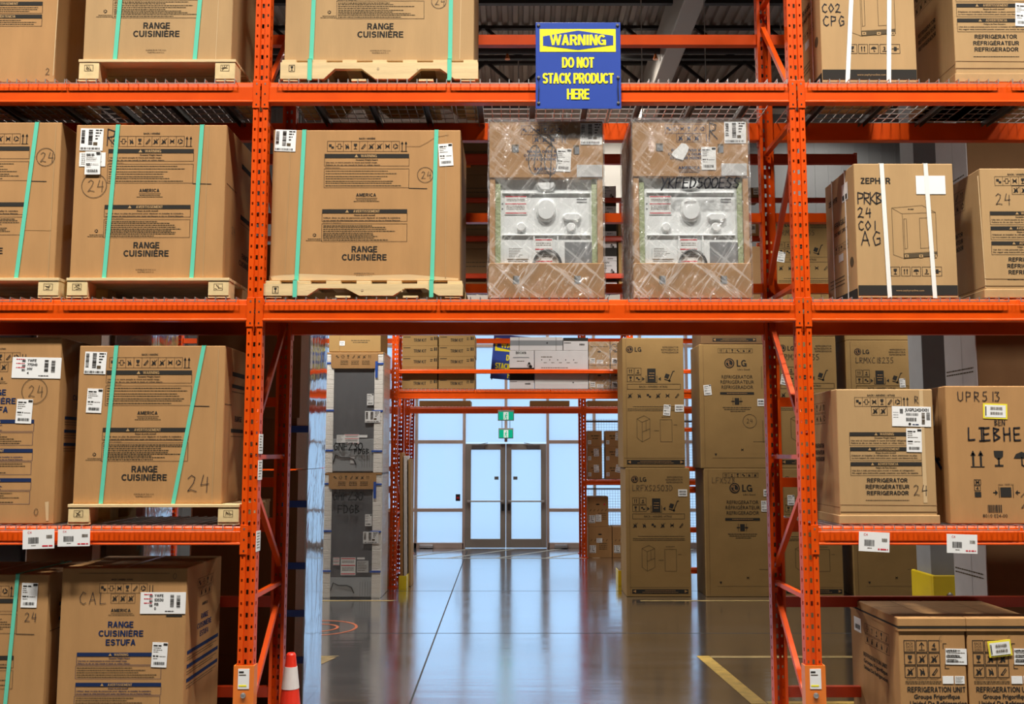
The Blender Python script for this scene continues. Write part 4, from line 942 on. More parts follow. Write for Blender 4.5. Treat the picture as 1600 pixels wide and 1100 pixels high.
def stroke(c, pts, w=1.0, m='marker', k=1.6): c.f.line([(c.x(u), c.y(v)) for u, v in pts], w, m, k)
def hand(c, t, u, v, h, w=1.0, m='marker', **k): c.f.hand(t, c.x(u), c.y(v), h, w, m, 1.6, **k)
def circled(c, u, v, r, t, h, w=.7): c.f.ring(c.x(u), c.y(v), r, w, 'marker_thin', 1.6); hand(c, t, u - h * .55, v - h * .5, h, w, 'marker_thin')
# ------------------------------------------------------------------ goods on the front rack
DK = .0128; YG = YF + .05; YP = YF + .012
GRC = 'strapped range cartons on pallets'
z3, z2, z1 = ZL3 + DK, ZL2 + DK, ZL1 + DK
# middle shelf
PAL, zt = pallet('pale wooden pallet with two notches under the widest range carton on the middle shelf', 412, 723, 438.5, 465, YP, .80, z2, True)
c = Carton('range_carton', 'widest range carton on the middle shelf, circled 24, white tag at its right', 424, 719, 203, 439, YG, .74, zt, 'card', 'carton', GRC)
range_print(c.f, c.x(571)); circled(c, 664, 274, 12, '24', 11)
c.f.line([(c.x(465), c.y(429)), (c.x(465) - 40, c.y(431)), (c.x(465) - 40, c.y(438))], .3, 'card_edge')
c.f.poly([(c.x(428), c.y(438)), (c.x(425), c.y(432)), (c.x(470), c.y(428)), (c.x(560), c.y(431)), (c.x(640), c.y(429)), (c.x(717), c.y(435)), (c.x(717), c.y(438))][::-1], 'card_edge')
c.f.line([(c.x(696), c.y(207)), (c.x(697), c.y(436))], 1, 'card_light'); c.f.line([(c.x(452), c.y(205)), (c.x(448), c.y(430))], .8, 'card_light')
stroke(c, [(632, 229), (655, 229), (668, 222), (680, 214), (700, 211)], .6, 'card_dark')
c.done(); c.strap(473, 466, pal=PAL); c.strap(681, 676, pal=PAL)
c.sticker(427, 203, 460, 237, 'ship', 2); c.sticker(685, 225, 707, 260, 'tag', -4)
PAL, zt = pallet('pale block pallet under the left range carton with a large R on the middle shelf', 103, 358, 434, 462.5, YP, .78, z2, False)
c = Carton('range_carton', 'range carton marked R on the middle shelf, left of the orange post', 114, 351, 195, 436, YG, .74, zt, 'card', 'carton', GRC)
range_print(c.f, c.x(232), 1.01); circled(c, 146, 291, 19, '24', 18, .8); hand(c, 'R', 162, 202, 26, 1.3, ad=.8)
f = c.side('R'); f.line([(8, 90), (60, 92)], 1, 'ink'); f.rect(85, 120, 150, 128, 'ink'); f.rect(85, 36, 150, 44, 'ink'); f.dashes(85, 150, 134, 1.2); f.text('RANGE', 118, 190, 9, 'ink', 1, 40); f.text('CUISINIÈRE', 118, 203, 9, 'ink', 1, 69); f.hand('24', 40, 150, 12, .9, 'marker_thin')
c.f.line([(c.x(322), c.y(197)), (c.x(321), c.y(433))], 1.2, 'card_light'); c.done(); c.strap(179.5, 168); c.strap(312, 303.5)
c.sticker(121, 201, 157, 236, 'ship', 1); c.sticker(121, 239, 162, 261, 'lines', 0, nm='address_label'); c.sticker(131, 238, 155, 274, 'tag', 0, lift=.0045)
PAL, zt = pallet('block pallet cut by the left photo edge, under a middle shelf carton', -120, 92, 434, 462, YP, .78, z2, False)
c = Carton('range_carton', 'range carton at the left edge on the middle shelf, circled 24, one strap', -122, 91, 191, 435, YG, .74, zt, 'card', 'carton', GRC)
range_print(c.f, c.x(-26), 1.01); circled(c, 68, 246, 14, '24', 15, .8)
c.f.line([(c.x(82), c.y(196)), (c.x(81), c.y(434))], 1.2, 'card_light'); c.f.line([(c.x(40), c.y(360)), (c.x(82), c.y(361))], .7, 'card_tape'); c.done(); c.strap(52, 32); c.strap(-70, -86)
# upper shelf
PAL, zt = pallet('notched wooden pallet under the top centre range carton', 438, 747, 93, 124, YP, .80, z3, True)
c = Carton('range_carton', 'range carton at the top centre above the wide one, cut by the photo top', 447, 741, -145, 94, YG, .74, zt, 'card_light', 'carton', GRC)  # paler, less saturated card: the brighter light up here is in the colour
range_print(c.f, c.x(596)); circled(c, 686, 3, 11, '24', 11)
c.f.line([(c.x(722), c.y(-100)), (c.x(719), c.y(92))], 1, 'card_edge'); c.done(); c.strap(494, 489, pal=PAL); c.strap(706, 704, pal=PAL)
PAL, zt = pallet('block pallet under the upper left range carton', 122, 368, 92.5, 123, YP, .78, z3, False)
c = Carton('range_carton', 'upper left range carton beside the orange post, cut by the photo top', 135, 365, -148, 95, YG, .74, zt, 'card_light', 'carton', GRC)  # same paler card, upper-shelf brightness put into the colour
range_print(c.f, c.x(248), 1.01); c.f.line([(c.x(344), c.y(-100)), (c.x(341), c.y(92))], 1, 'card_edge'); c.done(); c.strap(196, 185); c.strap(322, 308.5)
c = Carton('appliance_carton', 'plain carton without straps in the top left corner of the photo', -130, 92, -150, 120, YG, .76, z3, 'card')
for yy, hd in ((0, 'AVERTISSEMENT'), (20, 'ADVERTENCIA')):
    c.f.rect(c.x(-40), c.y(4 + yy), c.x(68), c.y(10 + yy)); c.f.text(hd, c.x(10), c.y(9.2 + yy), 4, 'card_light', 1, None, 'c', 1.9); c.f.line([(c.x(68), c.y(10 + yy)), (c.x(68), c.y(22 + yy)), (c.x(-40), c.y(22 + yy))], .5)
    for k in range(3): c.f.dashes(c.x(-38), c.x(random.uniform(20, 62)), c.y(13 + yy + 3 * k), 1.1)
c.f.line([(c.x(93), c.y(-100)), (c.x(90), c.y(118))], 1.2, 'card_edge'); hand(c, '2', 78, 107, 10, .7, 'marker_thin'); c.done()
# lowest shelf, left
PAL, zt = pallet('block pallet under the range carton on the lowest left shelf', 105, 374, 788, 818, YP, .80, z1, False)
c = Carton('range_carton', 'range carton on the lowest left shelf with hand written 24 and slanting straps', 119, 349, 540, 789, YG, .76, zt, 'card', 'carton', GRC)
range_print(c.f, c.x(229), 1.035); hand(c, '24', 296, 743, 25, 1.0)
f = c.side('R'); f.line([(4, 92), (40, 92)], 1); f.rect(40, 38, 110, 45); f.rect(40, 58, 110, 64); f.rect(40, 130, 110, 136); f.text('RANGE', 80, 118, 9, 'ink', 1, 40); f.dashes(40, 110, 70, 1.2); f.dashes(40, 110, 142, 1.2)
c.f.line([(c.x(338), c.y(545)), (c.x(335), c.y(786))], 1.2, 'card_light'); c.done(); c.strap(177, 163); c.strap(315, 275)
c.sticker(128, 550, 162, 585, 'ship', 1.5); c.sticker(134, 608, 158, 646, 'tag', 2)
c = Carton('range_carton', 'blue printed range carton at the left edge, long white label over its corner', -130, 90, 527, 815, YG, .72, z1, 'card', 'carton', 'blue printed range cartons')
estufa_print(c.f, c.x(-12), .97)
f = c.side('R')
for yy in (124, 145, 166): f.rect(22, yy, 120, yy + 5, 'ink_blue'); f.dashes(22, 110, yy + 9, 1.1); f.dashes(22, 100, yy + 13, 1.1)
for t, yy in (('RANGE', 84), ('CUISINIÈRE', 97), ('ESTUFA', 110)): f.text(t, 82, yy, 8.6, 'ink_blue', 1, len(t) * 7)
circled(c, 51, 612, 20, '24', 17, .8); c.f.line([(c.x(20), c.y(531)), (c.x(86), c.y(530))], .5, 'ink_soft'); hand(c, '0', 60, 795, 10, .7, 'marker_thin')
c.f.poly([(c.x(76), c.y(785)), (c.x(82), c.y(784)), (c.x(83), c.y(814)), (c.x(79), c.y(814))][::-1], 'card_edge'); c.done()
c.sticker(14, 559, 91, 592, 'wide', 1, txt=('YWFE', '775H0', 'HW', '4')); c.sticker(24, 625, 49, 663, 'tag', 2)
# film wrapped ranges
def wrapped_range(uc, ul, ur, vt, lab, second):
    dv = 0 if second else 2
    c = Carton('wrapped_range', lab, ul, ur, vt, 464.5, YG + .01, .68, z2, 'range_white', 'range', 'film wrapped ranges on the middle shelf', bev=.003, part='range_back')
    U = lambda u: c.x(u - 1080 + uc); V = lambda v: c.y(v + (0 if v > 300 else dv)); S = c.sc; h = c.h; W = c.w
    # rebuild the inner machine narrower than its packing
    c.mb = MB(); c.f = Face(c.mb, (0, .03, P(0, vt, YG + .01)[1] - z2), sc=S)
    xa, xb = U(1006) * S, U(1154) * S; zz = lambda v: h - V(v) * S
    c.mb.box(xa, xb, .03, .64, .02, h - .03, 'range_white', .004)
    def pill(u0, v0, u1, v1, dep=.022):
        x0, x1, y0, y1 = U(u0), U(u1), V(v0), V(v1); r = min(x1 - x0, y1 - y0) / 2 * .98; pts = []
        for cx, cy, a0 in ((x1 - r, y0 + r, 0), (x0 + r, y0 + r, 90), (x0 + r, y1 - r, 180), (x1 - r, y1 - r, 270)):
            for k in range(7): a = math.radians(a0 + k * 15); pts.append((cx + r * math.cos(a), cy - r * math.sin(a)))
        n = len(pts); mx, my = (x0 + x1) / 2, (y0 + y1) / 2; O = Vector((0, .03, h))
        R = lambda s_, d_: [O + Vector(((mx + (x - mx) * s_) * S, -d_, -(my + (y - my) * s_) * S)) for x, y in pts]
        vs = R(1.05, 0) + R(.98, dep * .6) + R(.82, dep); c.mb.add(vs, [(i, (i + 1) % n, n + (i + 1) % n, n + i) for i in range(n)] + [(n + i, n + (i + 1) % n, 2 * n + (i + 1) % n, 2 * n + i) for i in range(n)] + [tuple(range(2 * n, 3 * n))], 'range_white')
    pill(1065, 310, 1095, 346); pill(1106, 334, 1135, 345); pill(1034, 348, 1048, 362); pill(1112, 348, 1126, 362); pill(1065, 272, 1095, 297)
    for v in (301, 367.5): c.mb.box(U(1011) * S, U(1149) * S, .018, .03, zz(v + 1.2), zz(v - 1.2), 'range_white', .003)
    for u in (1061, 1098): c.mb.box(U(u - 1.2) * S, U(u + 1.2) * S, .018, .03, zz(412), zz(369), 'range_white', .003)
    c.f.rect(U(1109), V(378), U(1153), V(413), 'range_grey')
    for v in (310, 314.5): c.f.rect(U(1128), V(v), U(1144), V(v + 1.8), 'range_grey')
    for v in (318, 326): c.f.disc(U(1011.5), V(v), 1.3, 'range_grey')
    for v in (407, 411): c.f.rect(U(1020), V(v), U(1051), V(v + 1.2), 'range_grey')
    c.done()
    pts = [(U(1060 + 21.5 * (1 - math.cos(a))) * S, .015, zz(416 - 25 * math.sin(a))) for a in [math.pi * k / 14 for k in range(15)]]
    MB().tube(pts, .009, 'black_plastic').build('power_cord', c.t)
    for (a, b, d, e, kd) in ((1015, 305, 1050, 335, 'redlines'), (1062, 372, 1090, 411, 'redlines'), (1019, 386, 1052, 404, 'lines')):
        mb = MB(); label_art(Face(mb, (U(a) * S, .028, zz(b)), sc=S, lift=.0008), (U(d) - U(a)), (e - b), kd, 'range_white' if kd == 'lines' else 'paper'); mb.build('notice', c.t)
    for sx in (-1, 1):
        e0 = sx * W / 2
        MB().box(min(e0, e0 - sx * .038), max(e0, e0 - sx * .038), .0, .67, .1, h - .3, 'card', .004).build('corner_post', c.t)
        MB().box(min(e0 - sx * .038, e0 - sx * .075), max(e0 - sx * .038, e0 - sx * .075), .012, .60, .1, h - .3, 'foam_green', .004).build('foam_strip', c.t)
    cap = MB().box(-W / 2 - .004, W / 2 + .004, -.006, .684, zz(278), h, 'card', .006); f = Face(cap, (0, -.006, h), sc=S)
    bl = 'ink_blue'
    f.text('BACK / ARRIÈRE / ATRÁS', U(1075), V(193), 2.2, bl, 0, 44)
    f.strip(U(1041), V(195), U(1105), V(209), ['boxes', 'frame', 'cross', 'glass', 'hand', 'recycle'], bl); f.strip(U(1059), V(210), U(1097), V(223), ['notruck'] * 3, bl)
    for u in (1105.5, 1110): f.line([(U(u), V(211)), (U(u), V(222))], 1, bl)
    for v, t, w_ in ((238, 'RANGE OVER RANGE', 62), (244, 'CUISINIÈRE À DOUBLE FOUR', 72), (250, 'ESTUFA DE HORNO DOBLE', 66)): f.text(t, U(1082), V(v), 4, bl, 1, w_)
    f.text('AMERICA', U(1078), V(266), 4.8, bl, 1, 34); f.line([(U(1061), V(268)), (U(1096), V(268))], .6, bl); f.dashes(U(1062), U(1094), V(270.5), .9, bl)
    for (a, b, d, e) in ((1026, 225, 1037, 237), (1123, 226, 1132, 240)): f.rect(U(a), V(b), U(d), V(e), 'ink_soft'); f.rect(U(a + 2), V(b + 3), U(d), V(e), 'range_grey', 1.8)
    f.line([(U(998 + 28), V(188)), (U(1027), V(225))], .5, 'card_light')
    if second: f.hand('R', U(1109), V(193), 24, 1.4, 'marker', 2)
    else:
        for cu in (836, 861): f.ring(U(cu - uc + 1080), V(249), 10, 1.3, 'marker', 2, 20, 23)
        f.line([(U(830 - uc + 1080), V(196)), (U(862 - uc + 1080), V(226)), (U(859 - uc + 1080), V(209)), (U(863 - uc + 1080), V(228)), (U(859 - uc + 1080), V(285))], 1.4, 'marker', 2)
        f.line([(U(839 - uc + 1080), V(226)), (U(834 - uc + 1080), V(262))], 1.3, 'marker', 2)
    cap.build('carton_cap', c.t)
    tr = MB().box(-W / 2 - .006, W / 2 + .006, -.008, .686, 0, h - V(412) * S, 'card', .006); f = Face(tr, (0, -.008, h), sc=S)
    for u in (1033, 1128): f.rect(U(u - 5), V(432), U(u + 5), V(444), 'range_grey'); f.rect(U(u - 5), V(432), U(u - 3), V(444), 'ink_soft', 1.8)
    tr.build('carton_tray', c.t)
    def lab2(u0, v0, u1, v1, kd, rot=0, pp='paper'):
        mb = MB(); r = math.radians(rot)
        f2 = Face(mb, (U(u0) * S, -.0065, h - V(v0) * S), (math.cos(r), 0, -math.sin(r)), (-math.sin(r), 0, -math.cos(r)), (0, -1, 0), S, .001)
        label_art(f2, U(u1) - U(u0), v1 - v0, kd, pp); mb.build('shipping_label', c.t)
    lab2(1134, 191, 1168, 225, 'ship'); lab2(1097, 231, 1120, 267, 'tag', 3 if not second else 0); lab2(1128, 257, 1168, 276, 'blank', 0, 'paper_grey')
    if second:
        mb = MB(); f3 = Face(mb, (0, -.009, h), sc=S, lift=.002)
        f3.poly([(U(u), V(v)) for u, v in ((1066, 225), (1073, 226), (1078, 232), (1075, 240), (1068, 252), (1062, 250), (1057, 249), (1050, 243), (1053, 238), (1059, 233))][::-1], 'paper'); mb.build('torn_paper', c.t)
        mk = MB(); f4 = Face(mk, (0, -.032, h), sc=S, lift=.001); f4.hand('YKFED500ESS', U(1031), V(281), 16, 2.3, 'marker', 1, .69, .16); mk.build('pen_writing', c.t)
    # the film: a creased skin, gathered at the foot
    fm = MB(); rnd = random.Random(3 + second); nx, nz = 22, 34; g = .012
    def skin(o, ax, up, n, w_, h_):
        nn = max(6, int(w_ / .035)); vs = []
        for j in range(nz + 1):
            for i in range(nn + 1):
                a, b = i / nn, j / nz; edge = 0 if i in (0, nn) or j in (0, nz) else 1
                amp = .008 * (1.3 if b < .22 else .7) * edge
                vs.append(o + ax * (a * w_) + up * (b * h_) + n * (rnd.uniform(-.3, 1) * amp))
        fm.add(vs, [(j * (nn + 1) + i, j * (nn + 1) + i + 1, (j + 1) * (nn + 1) + i + 1, (j + 1) * (nn + 1) + i) for j in range(nz) for i in range(nn)], 'stretch_film')
    X0, X1, Y0, Y1 = -W / 2 - g, W / 2 + g, -g - .006, .69 + g; V3 = Vector
    skin(V3((X0, Y0, .001)), V3((1, 0, 0)), V3((0, 0, 1)), V3((0, -1, 0)), X1 - X0, h + g)
    skin(V3((X0, Y1, .001)), V3((0, -1, 0)), V3((0, 0, 1)), V3((-1, 0, 0)), Y1 - Y0, h + g); skin(V3((X1, Y0, .001)), V3((0, 1, 0)), V3((0, 0, 1)), V3((1, 0, 0)), Y1 - Y0, h + g)
    fm.add([(X0, Y0, h + g), (X1, Y0, h + g), (X1, Y1, h + g), (X0, Y1, h + g)], [(0, 1, 2, 3)], 'stretch_film')
    fm.build('stretch_film', c.t, smooth=True)
wrapped_range(853.5, 765, 942, 190, 'left film wrapped white range with two scribbled ovals on its carton cap', False)
wrapped_range(1080, 990, 1170, 187, 'right film wrapped white range with YKFED500ESS written on it', True)
# right bay: cartons with white straps, refrigerators
def zephyr(lab, u0, u1, vt, vb, z, dx, codes, st, band, side):
    c = Carton('cooler_carton', lab, u0, u1, vt, vb, YG, .62, z, 'card_light', 'carton', 'cooler cartons with white straps')
    zephyr_print(c.f, c.x(1424 + dx), 0 if vt > 0 else 0)
    c.f.rect(c.x(u0 + 1), c.y(vb - band), c.x(u1 - 1), c.y(vb - .5), 'ink'); c.f.text('www.zephyronline.com', c.x((u0 + u1) / 2 + 3), c.y(vb - band / 2 + 1.5), 3, 'card_light', 0, 43, 'c', 1.9)
    for t, u, v, h in codes: hand(c, t, u, v, h, 1.4, ad=.53 if len(t) > 3 else .78)
    f = c.side('L'); L = c.d / c.sc; hh = c.h / c.sc
    f.text('ZEPHYR', L * .28, 40, 9, 'ink', 1, 44); f.text('FRAGILE', L * .52, 82, 9, 'ink', 1, 56); f.text('DO NOT DROP', L * .52, 95, 6, 'ink', 1, 60)
    f.strip(L * .3, 112, L * .75, 124, ['glass', 'up', 'umbrella', 'num3', 'clamp'], 'ink'); f.rect(0, hh - band, L, hh, 'ink'); f.rect(L * .42, 128, L * .58, 140, 'paper_grey')
    for y in (165, 171, 177): f.dashes(L * .1, L * .6, y, 1.6)
    f.disc(L * .85, 150, 8, 'ink_soft'); f.rect(L * .6, 20, L * .8, 48, 'paper', 1.5); f.rect(L * .62, 38, L * .68, 46, 'ink', 2.5); f.rect(L * .7, 38, L * .77, 46, 'ink', 2.5)
    c.done()
    for a, b in st: c.strap(a, b, 6.5, 'strap_white')
    mb = MB(); zt_ = c.h
    for y in (.18, .46): mb.box(-c.w / 2 - .004, -c.w / 2, y - .007, y + .007, 0, zt_ + .004, 'strap_white').box(-c.w / 2 - .004, c.w / 2 + .004, y - .007, y + .007, zt_, zt_ + .004, 'strap_white').box(c.w / 2, c.w / 2 + .004, y - .007, y + .007, 0, zt_ + .004, 'strap_white')
    mb.build('strap', c.t)
    return c
c = zephyr('carton reading PRKB 24 with white straps and black foot band, middle right shelf', 1337, 1493, 255.5, 462, z2, 0, (('PRKB', 1341, 301, 18), ('24', 1341, 325, 15), ('CO1', 1341, 346, 14), ('AG', 1345, 362, 22)), ((1381, 1386), (1450, 1456)), 16, True)
hand(c, '24', 1458, 313, 14, .8, 'marker_thin')
c.sticker(1434, 275, 1480, 304, 'blank'); mb = MB()
c = zephyr('carton reading CO2 CPG with white straps at the top right of the photo', 1281, 1429, -92, 125, z3, -66, (('CO2', 1284, 7, 13), ('CPG', 1285, 26, 15)), ((1338, 1320), (1394, 1384)), 16, True)
def fridge_carton(lab, u0, u1, vt, vb, z, uc, d=.78, tray=14, marks=(), m='card_light', Y=YG):
    c = Carton('refrigerator_carton', lab, u0, u1, vt, vb, Y, d, z, m, 'carton', 'refrigerator cartons on the right shelves')
    fridge_print(c.f, c.x(uc), 1.0)
    s_ = c.sc; zc = tray * s_
    MB().box(-c.w / 2 - .012, c.w / 2 + .012, -.012, c.d + .012, 0, zc, m, .005).build('tray', c.t)
    c.f.rect(c.x(u0), c.y(vb - tray - 1.6), c.x(u1), c.y(vb - tray - .2), 'card_dark'); c.f.line([(c.x(u0), c.y(vb - tray - 12)), (c.x(u1), c.y(vb - tray - 11))], .8, 'card_dark')
    f = c.side('L'); L = c.d / s_
    for i, t in enumerate(('REFRIGERATOR', 'RÉFRIGÉRATEUR', 'REFRIGERADOR')): f.text(t, L * .45, 92 + 11 * i, 7, 'ink', 1, 66)
    f.strip(L * .2, 18, L * .7, 34, ['boxes', 'frame', 'glass', 'hand', 'up'], 'ink_soft'); f.strip(L * .2, 36, L * .7, 52, ['notruck', 'notruck', 'cross', 'truck', 'recycle'], 'ink_soft')
    f.line([(0, 185), (L, 185)], .8, 'card_dark')
    for mk in marks: hand(c, *mk)
    return c
c = fridge_carton('refrigerator carton marked R and 24 with long white label, lowest right shelf', 1310, 1461, 608, 815, z1, 1384, marks=(('R', 1432, 619, 11, .9), ('24', 1425, 758, 16, .9)))
c.f.rect(c.x(1440), c.y(610), c.x(1446), c.y(786), 'card_edge', .8); c.done()
c.sticker(1396, 635.5, 1457, 667, 'jug', 1.2); c.sticker(1417, 670, 1441, 707, 'tag', 1)
c = fridge_carton('refrigerator carton with tray base at the right edge of the middle shelf', 1535, 1690, 263, 462, z2, 1605, marks=(('24', 1558, 303, 17, .9),))
c.f.line([(c.x(1532), c.y(275)), (c.x(1536), c.y(450))], 1.2, 'card_edge'); c.done()
c = fridge_carton('refrigerator carton at the upper right, white tag on its warning print', 1489, 1640, -85, 122, z3, 1553)
c.done(); c.sticker(1586, 6, 1612, 42, 'tag', 3)
c = Carton('freezer_carton', 'hand lettered carton with yellow edged label at the right edge, lowest right shelf', 1481, 1660, 603, 814, YG, .74, z1, 'card', 'carton')
hand(c, 'UPR513', 1500, 612, 15, 1.2, ad=.86); hand(c, 'BEN', 1556, 657, 8, 1.1, ad=.72); hand(c, 'LIEBHE', 1513, 669, 20, 2.2, ad=.80)
g = c.f
for i, kd in enumerate(('up', 'glass', 'umbrella')): g.icon(kd, c.x((1526, 1560, 1596)[i]), c.y(717), 15)
g.line([(c.x(1516), c.y(730)), (c.x(1537), c.y(730))], 1.3); g.frame(c.x(1520), c.y(750), c.x(1530), c.y(758), .8); g.icon('cross', c.x(1525), c.y(754), 5); g.frame(c.x(1520), c.y(759), c.x(1529), c.y(767), .8); g.text('4', c.x(1524.5), c.y(766), 5.5); g.rect(c.x(1520), c.y(769), c.x(1530), c.y(777))
g.rect(c.x(1560), c.y(762), c.x(1577), c.y(777)); g.line([(c.x(1558), c.y(761)), (c.x(1558), c.y(778))], .8); g.line([(c.x(1580), c.y(761)), (c.x(1580), c.y(778))], .8); g.text('max 1000 kg', c.x(1569), c.y(759), 2.8, 'ink', 0, 24)
g.line([(c.x(1549), c.y(770)), (c.x(1553), c.y(770))], 1.4); g.poly([(c.x(1552), c.y(766)), (c.x(1556), c.y(770)), (c.x(1552), c.y(774))][::-1]); g.poly([(c.x(1587), c.y(766)), (c.x(1583), c.y(770)), (c.x(1587), c.y(774))]); g.line([(c.x(1586), c.y(770)), (c.x(1590), c.y(770))], 1.4)
g.bars(c.x(1539), c.y(789), c.x(1561), c.y(801), 'ink'); g.text('8010 024-00', c.x(1550), c.y(808.5), 5, 'ink', 0, 39); hand(c, '2', 1591, 772, 22, 1.0, 'marker_thin')
f = c.side('L'); L = c.d / c.sc; f.icon('umbrella', L * .8, 118, 9); f.icon('clamp', L * .62, 170, 9); f.line([(L * .84, 4), (L * .84, 206)], 1.2, 'card_dark'); f.rect(L * .3, 28, L * .75, 62, 'paper_grey')
f.line([(L * .35, 60), (L * .85, 130)], 7, 'ink_blue'); c.done(); c.sticker(1539, 631, 1577, 655, 'yellow', 2)
# floor level
c = Carton('range_carton', 'blue printed range carton marked CAL standing low at the left', 93, 290, 887, 1180, YG + .02, .74, 0, 'card', 'carton', 'blue printed range cartons', um=980, h=None)
estufa_print(c.f, c.x(190), 1.0); hand(c, 'CAL', 122, 926, 19, .9, ad=.86); hand(c, '0', 268, 896, 9, .6, 'marker_thin')
c.f.line([(c.x(120), c.y(896)), (c.x(262), c.y(896))], .7, 'ink_soft'); c.f.rect(c.x(259), c.y(962), c.x(284), c.y(964.5))
f = c.side('R'); L = c.d / c.sc; S = .95
for t, yy in (('RANGE', 94), ('CUISINIÈRE', 108), ('ESTUFA', 122)): f.text(t, L * .52, yy, 9, 'ink_blue', 1, len(t) * 7.6)
for yy in (134, 156, 178): f.rect(L * .06, yy, L * .95, yy + 6, 'ink_blue'); f.dashes(L * .06, L * .9, yy + 11, 1.2); f.dashes(L * .06, L * .8, yy + 15, 1.2)
f.strip(L * .3, 25, L * .75, 40, ['boxes', 'frame', 'glass', 'hand'], 'ink'); f.strip(L * .35, 42, L * .7, 56, ['notruck'] * 3, 'ink'); f.text('AMERICA', L * .52, 72, 5, 'ink', 1, 30)
tb = Face(c.mb, (0, 0, c.h), (1, 0, 0), (0, -1, 0), (0, 0, 1), c.sc); tb.rect(-4, -c.d / c.sc, 4, 0, 'card_tape'); tb.line([(-90, -c.d / c.sc / 2), (90, -c.d / c.sc / 2)], .8, 'card_dark'); c.done()
c.sticker(218, 926, 289, 960, 'wide', 0, txt=('YWFE', 'S3530', 'RB', '0')); c.sticker(239, 1005, 263, 1044, 'tag', 2)
c = Carton('range_carton', 'strapped range carton in the lower left corner, marked 24 under a tag', -140, 73, 897, 1180, YG + .02, .74, 0, 'card', 'carton', GRC, um=980)
range_print(c.f, c.x(-40), 1.03); hand(c, '24', 38, 958, 14, .9); tb = Face(c.mb, (0, 0, c.h), (1, 0, 0), (0, -1, 0), (0, 0, 1), c.sc); tb.rect(-5, -c.d / c.sc, 5, 0, 'card_tape')
f = c.side('R'); f.line([(10, 92), (60, 92)], 1); f.rect(40, 50, 150, 56, 'ink_blue'); f.rect(40, 74, 150, 80, 'ink_blue'); f.dashes(40, 140, 62, 1.2)
c.done(); c.strap(24, 10); c.sticker(31, 911, 56, 950, 'tag', 1)
def unit(lab, u0, u1, vt, z, d, sticker_y):
    c = Carton('refrigeration_unit_carton', lab, u0, u1, vt, 1180, YG + .04, d, z, 'card', 'carton', 'refrigeration unit cartons on the floor', um=1000)
    s_ = c.sc; g = c.f
    LD = MB().box(-c.w / 2 - .006, c.w / 2 + .006, -.010, c.d + .01, c.h - 13 * s_, c.h + .004, 'card', .006)       # telescoping lid
    MB().box(-c.w / 2 - .0055, c.w / 2 + .0055, -.0095, c.d + .0095, c.h - 15.5 * s_, c.h - 13 * s_, 'ink').build('black_band', c.t)
    MB().box(-c.w / 2 - .005, c.w / 2 + .005, -.008, c.d + .008, c.h - 20 * s_, c.h - 15.5 * s_, 'card').build('carton_rim', c.t)
    X = lambda u: c.x(u - 1403 + u0); Y = lambda v: c.y(v - 966 + vt)
    for r in range(3):
        for q in range(3):
            a, b = 1411 + q * 19, 1001 + r * 20; g.frame(X(a), Y(b), X(a + 17), Y(b + 18), 1.0)
            kd = [['t', 'arrow', 'num4'], ['glass', 'notruck', 'notruck'], ['notruck', 'truck', 'hand']][r][q]
            if kd == 't':
                for k, t in enumerate(('BACK', 'DOS', 'DORSO')): g.text(t, X(a + 8.5), Y(b + 6.3 + k * 5), 3.6, 'ink', 0, 12)
            elif kd == 'arrow': g.line([(X(a + 8.5), Y(b + 14)), (X(a + 8.5), Y(b + 4))], 1.2); g.line([(X(a + 5), Y(b + 8)), (X(a + 8.5), Y(b + 3.5)), (X(a + 12), Y(b + 8))], 1.2); g.line([(X(a + 4), Y(b + 15)), (X(a + 13), Y(b + 15))], 1)
            else: g.icon(kd, X(a + 8.5), Y(b + 9), 7)
    g.text('ALWAYS TRANSPORT UPRIGHT', X(1438), Y(1063), 2.2, 'ink', 0, 52); g.dashes(X(1411), X(1467), Y(1065.5), 1.2); g.dashes(X(1411), X(1467), Y(1068.5), 1.2)
    g.text('REFRIGERATION UNIT', X(1459), Y(1082), 8.2, 'ink', 1, 94); g.text('Groupe Frigorifique', X(1459), Y(1092.5), 7, 'ink', 1, 74); g.text('Unidad De Refrigeracion', X(1461), Y(1103), 7, 'ink', 1, 92)
    g.line([(X(1477), Y(1006)), (X(1472), Y(1006)), (X(1472), Y(1014))], 1); g.line([(X(1480), Y(1045)), (X(1474), Y(1045)), (X(1474), Y(1038))], 1); hand(c, 'C', u0 + 63, vt + 28, 8, .5, 'marker_thin')
    f = c.side('L'); L = c.d / s_; f.strip(L * .32, 34, L * .82, 50, ['frame', 'up', 'num4', 'glass', 'hand'], 'ink', .7); f.strip(L * .32, 52, L * .82, 68, ['notruck', 'notruck', 'notruck', 'truck', 'hand'], 'ink', .7)
    for i, t in enumerate(('REFRIGERATION UNIT', 'Groupe Frigorifique', 'Unidad De Refrigeracion')): f.text(t, L * .52, 92 + 11 * i, 7, 'ink', 1, 112)
    f.rect(L * .08, 30, L * .24, 55, 'paper', 1.4); f.bars(L * .1, 42, L * .22, 50, 'ink', 2.4)
    tb = Face(LD, (0, 0, c.h + .004), (1, 0, 0), (0, -1, 0), (0, 0, 1), s_); tb.line([(0, -L), (0, 0)], 1.0, 'card_dark'); tb.line([(-40, -L * .5), (40, -L * .55)], 2, 'card_edge'); LD.build('lid', c.t)
    c.done()
    c.sticker(1475 - 1403 + u0, vt + 48, 1508 - 1403 + u0, vt + 73, 'lines', 1)
    mb = MB(); f2 = Face(mb, c.f.o, sc=s_, lift=.005); f2.text('NU272-SD3', X(1475.5), Y(1019), 3.4, 'ink', 1, 17, 'l'); f2.bars(X(1476), Y(1024), X(1497), Y(1027), 'ink'); f2.bars(X(1476), Y(1031), X(1494), Y(1035), 'ink'); mb.build('label_print', c.t)
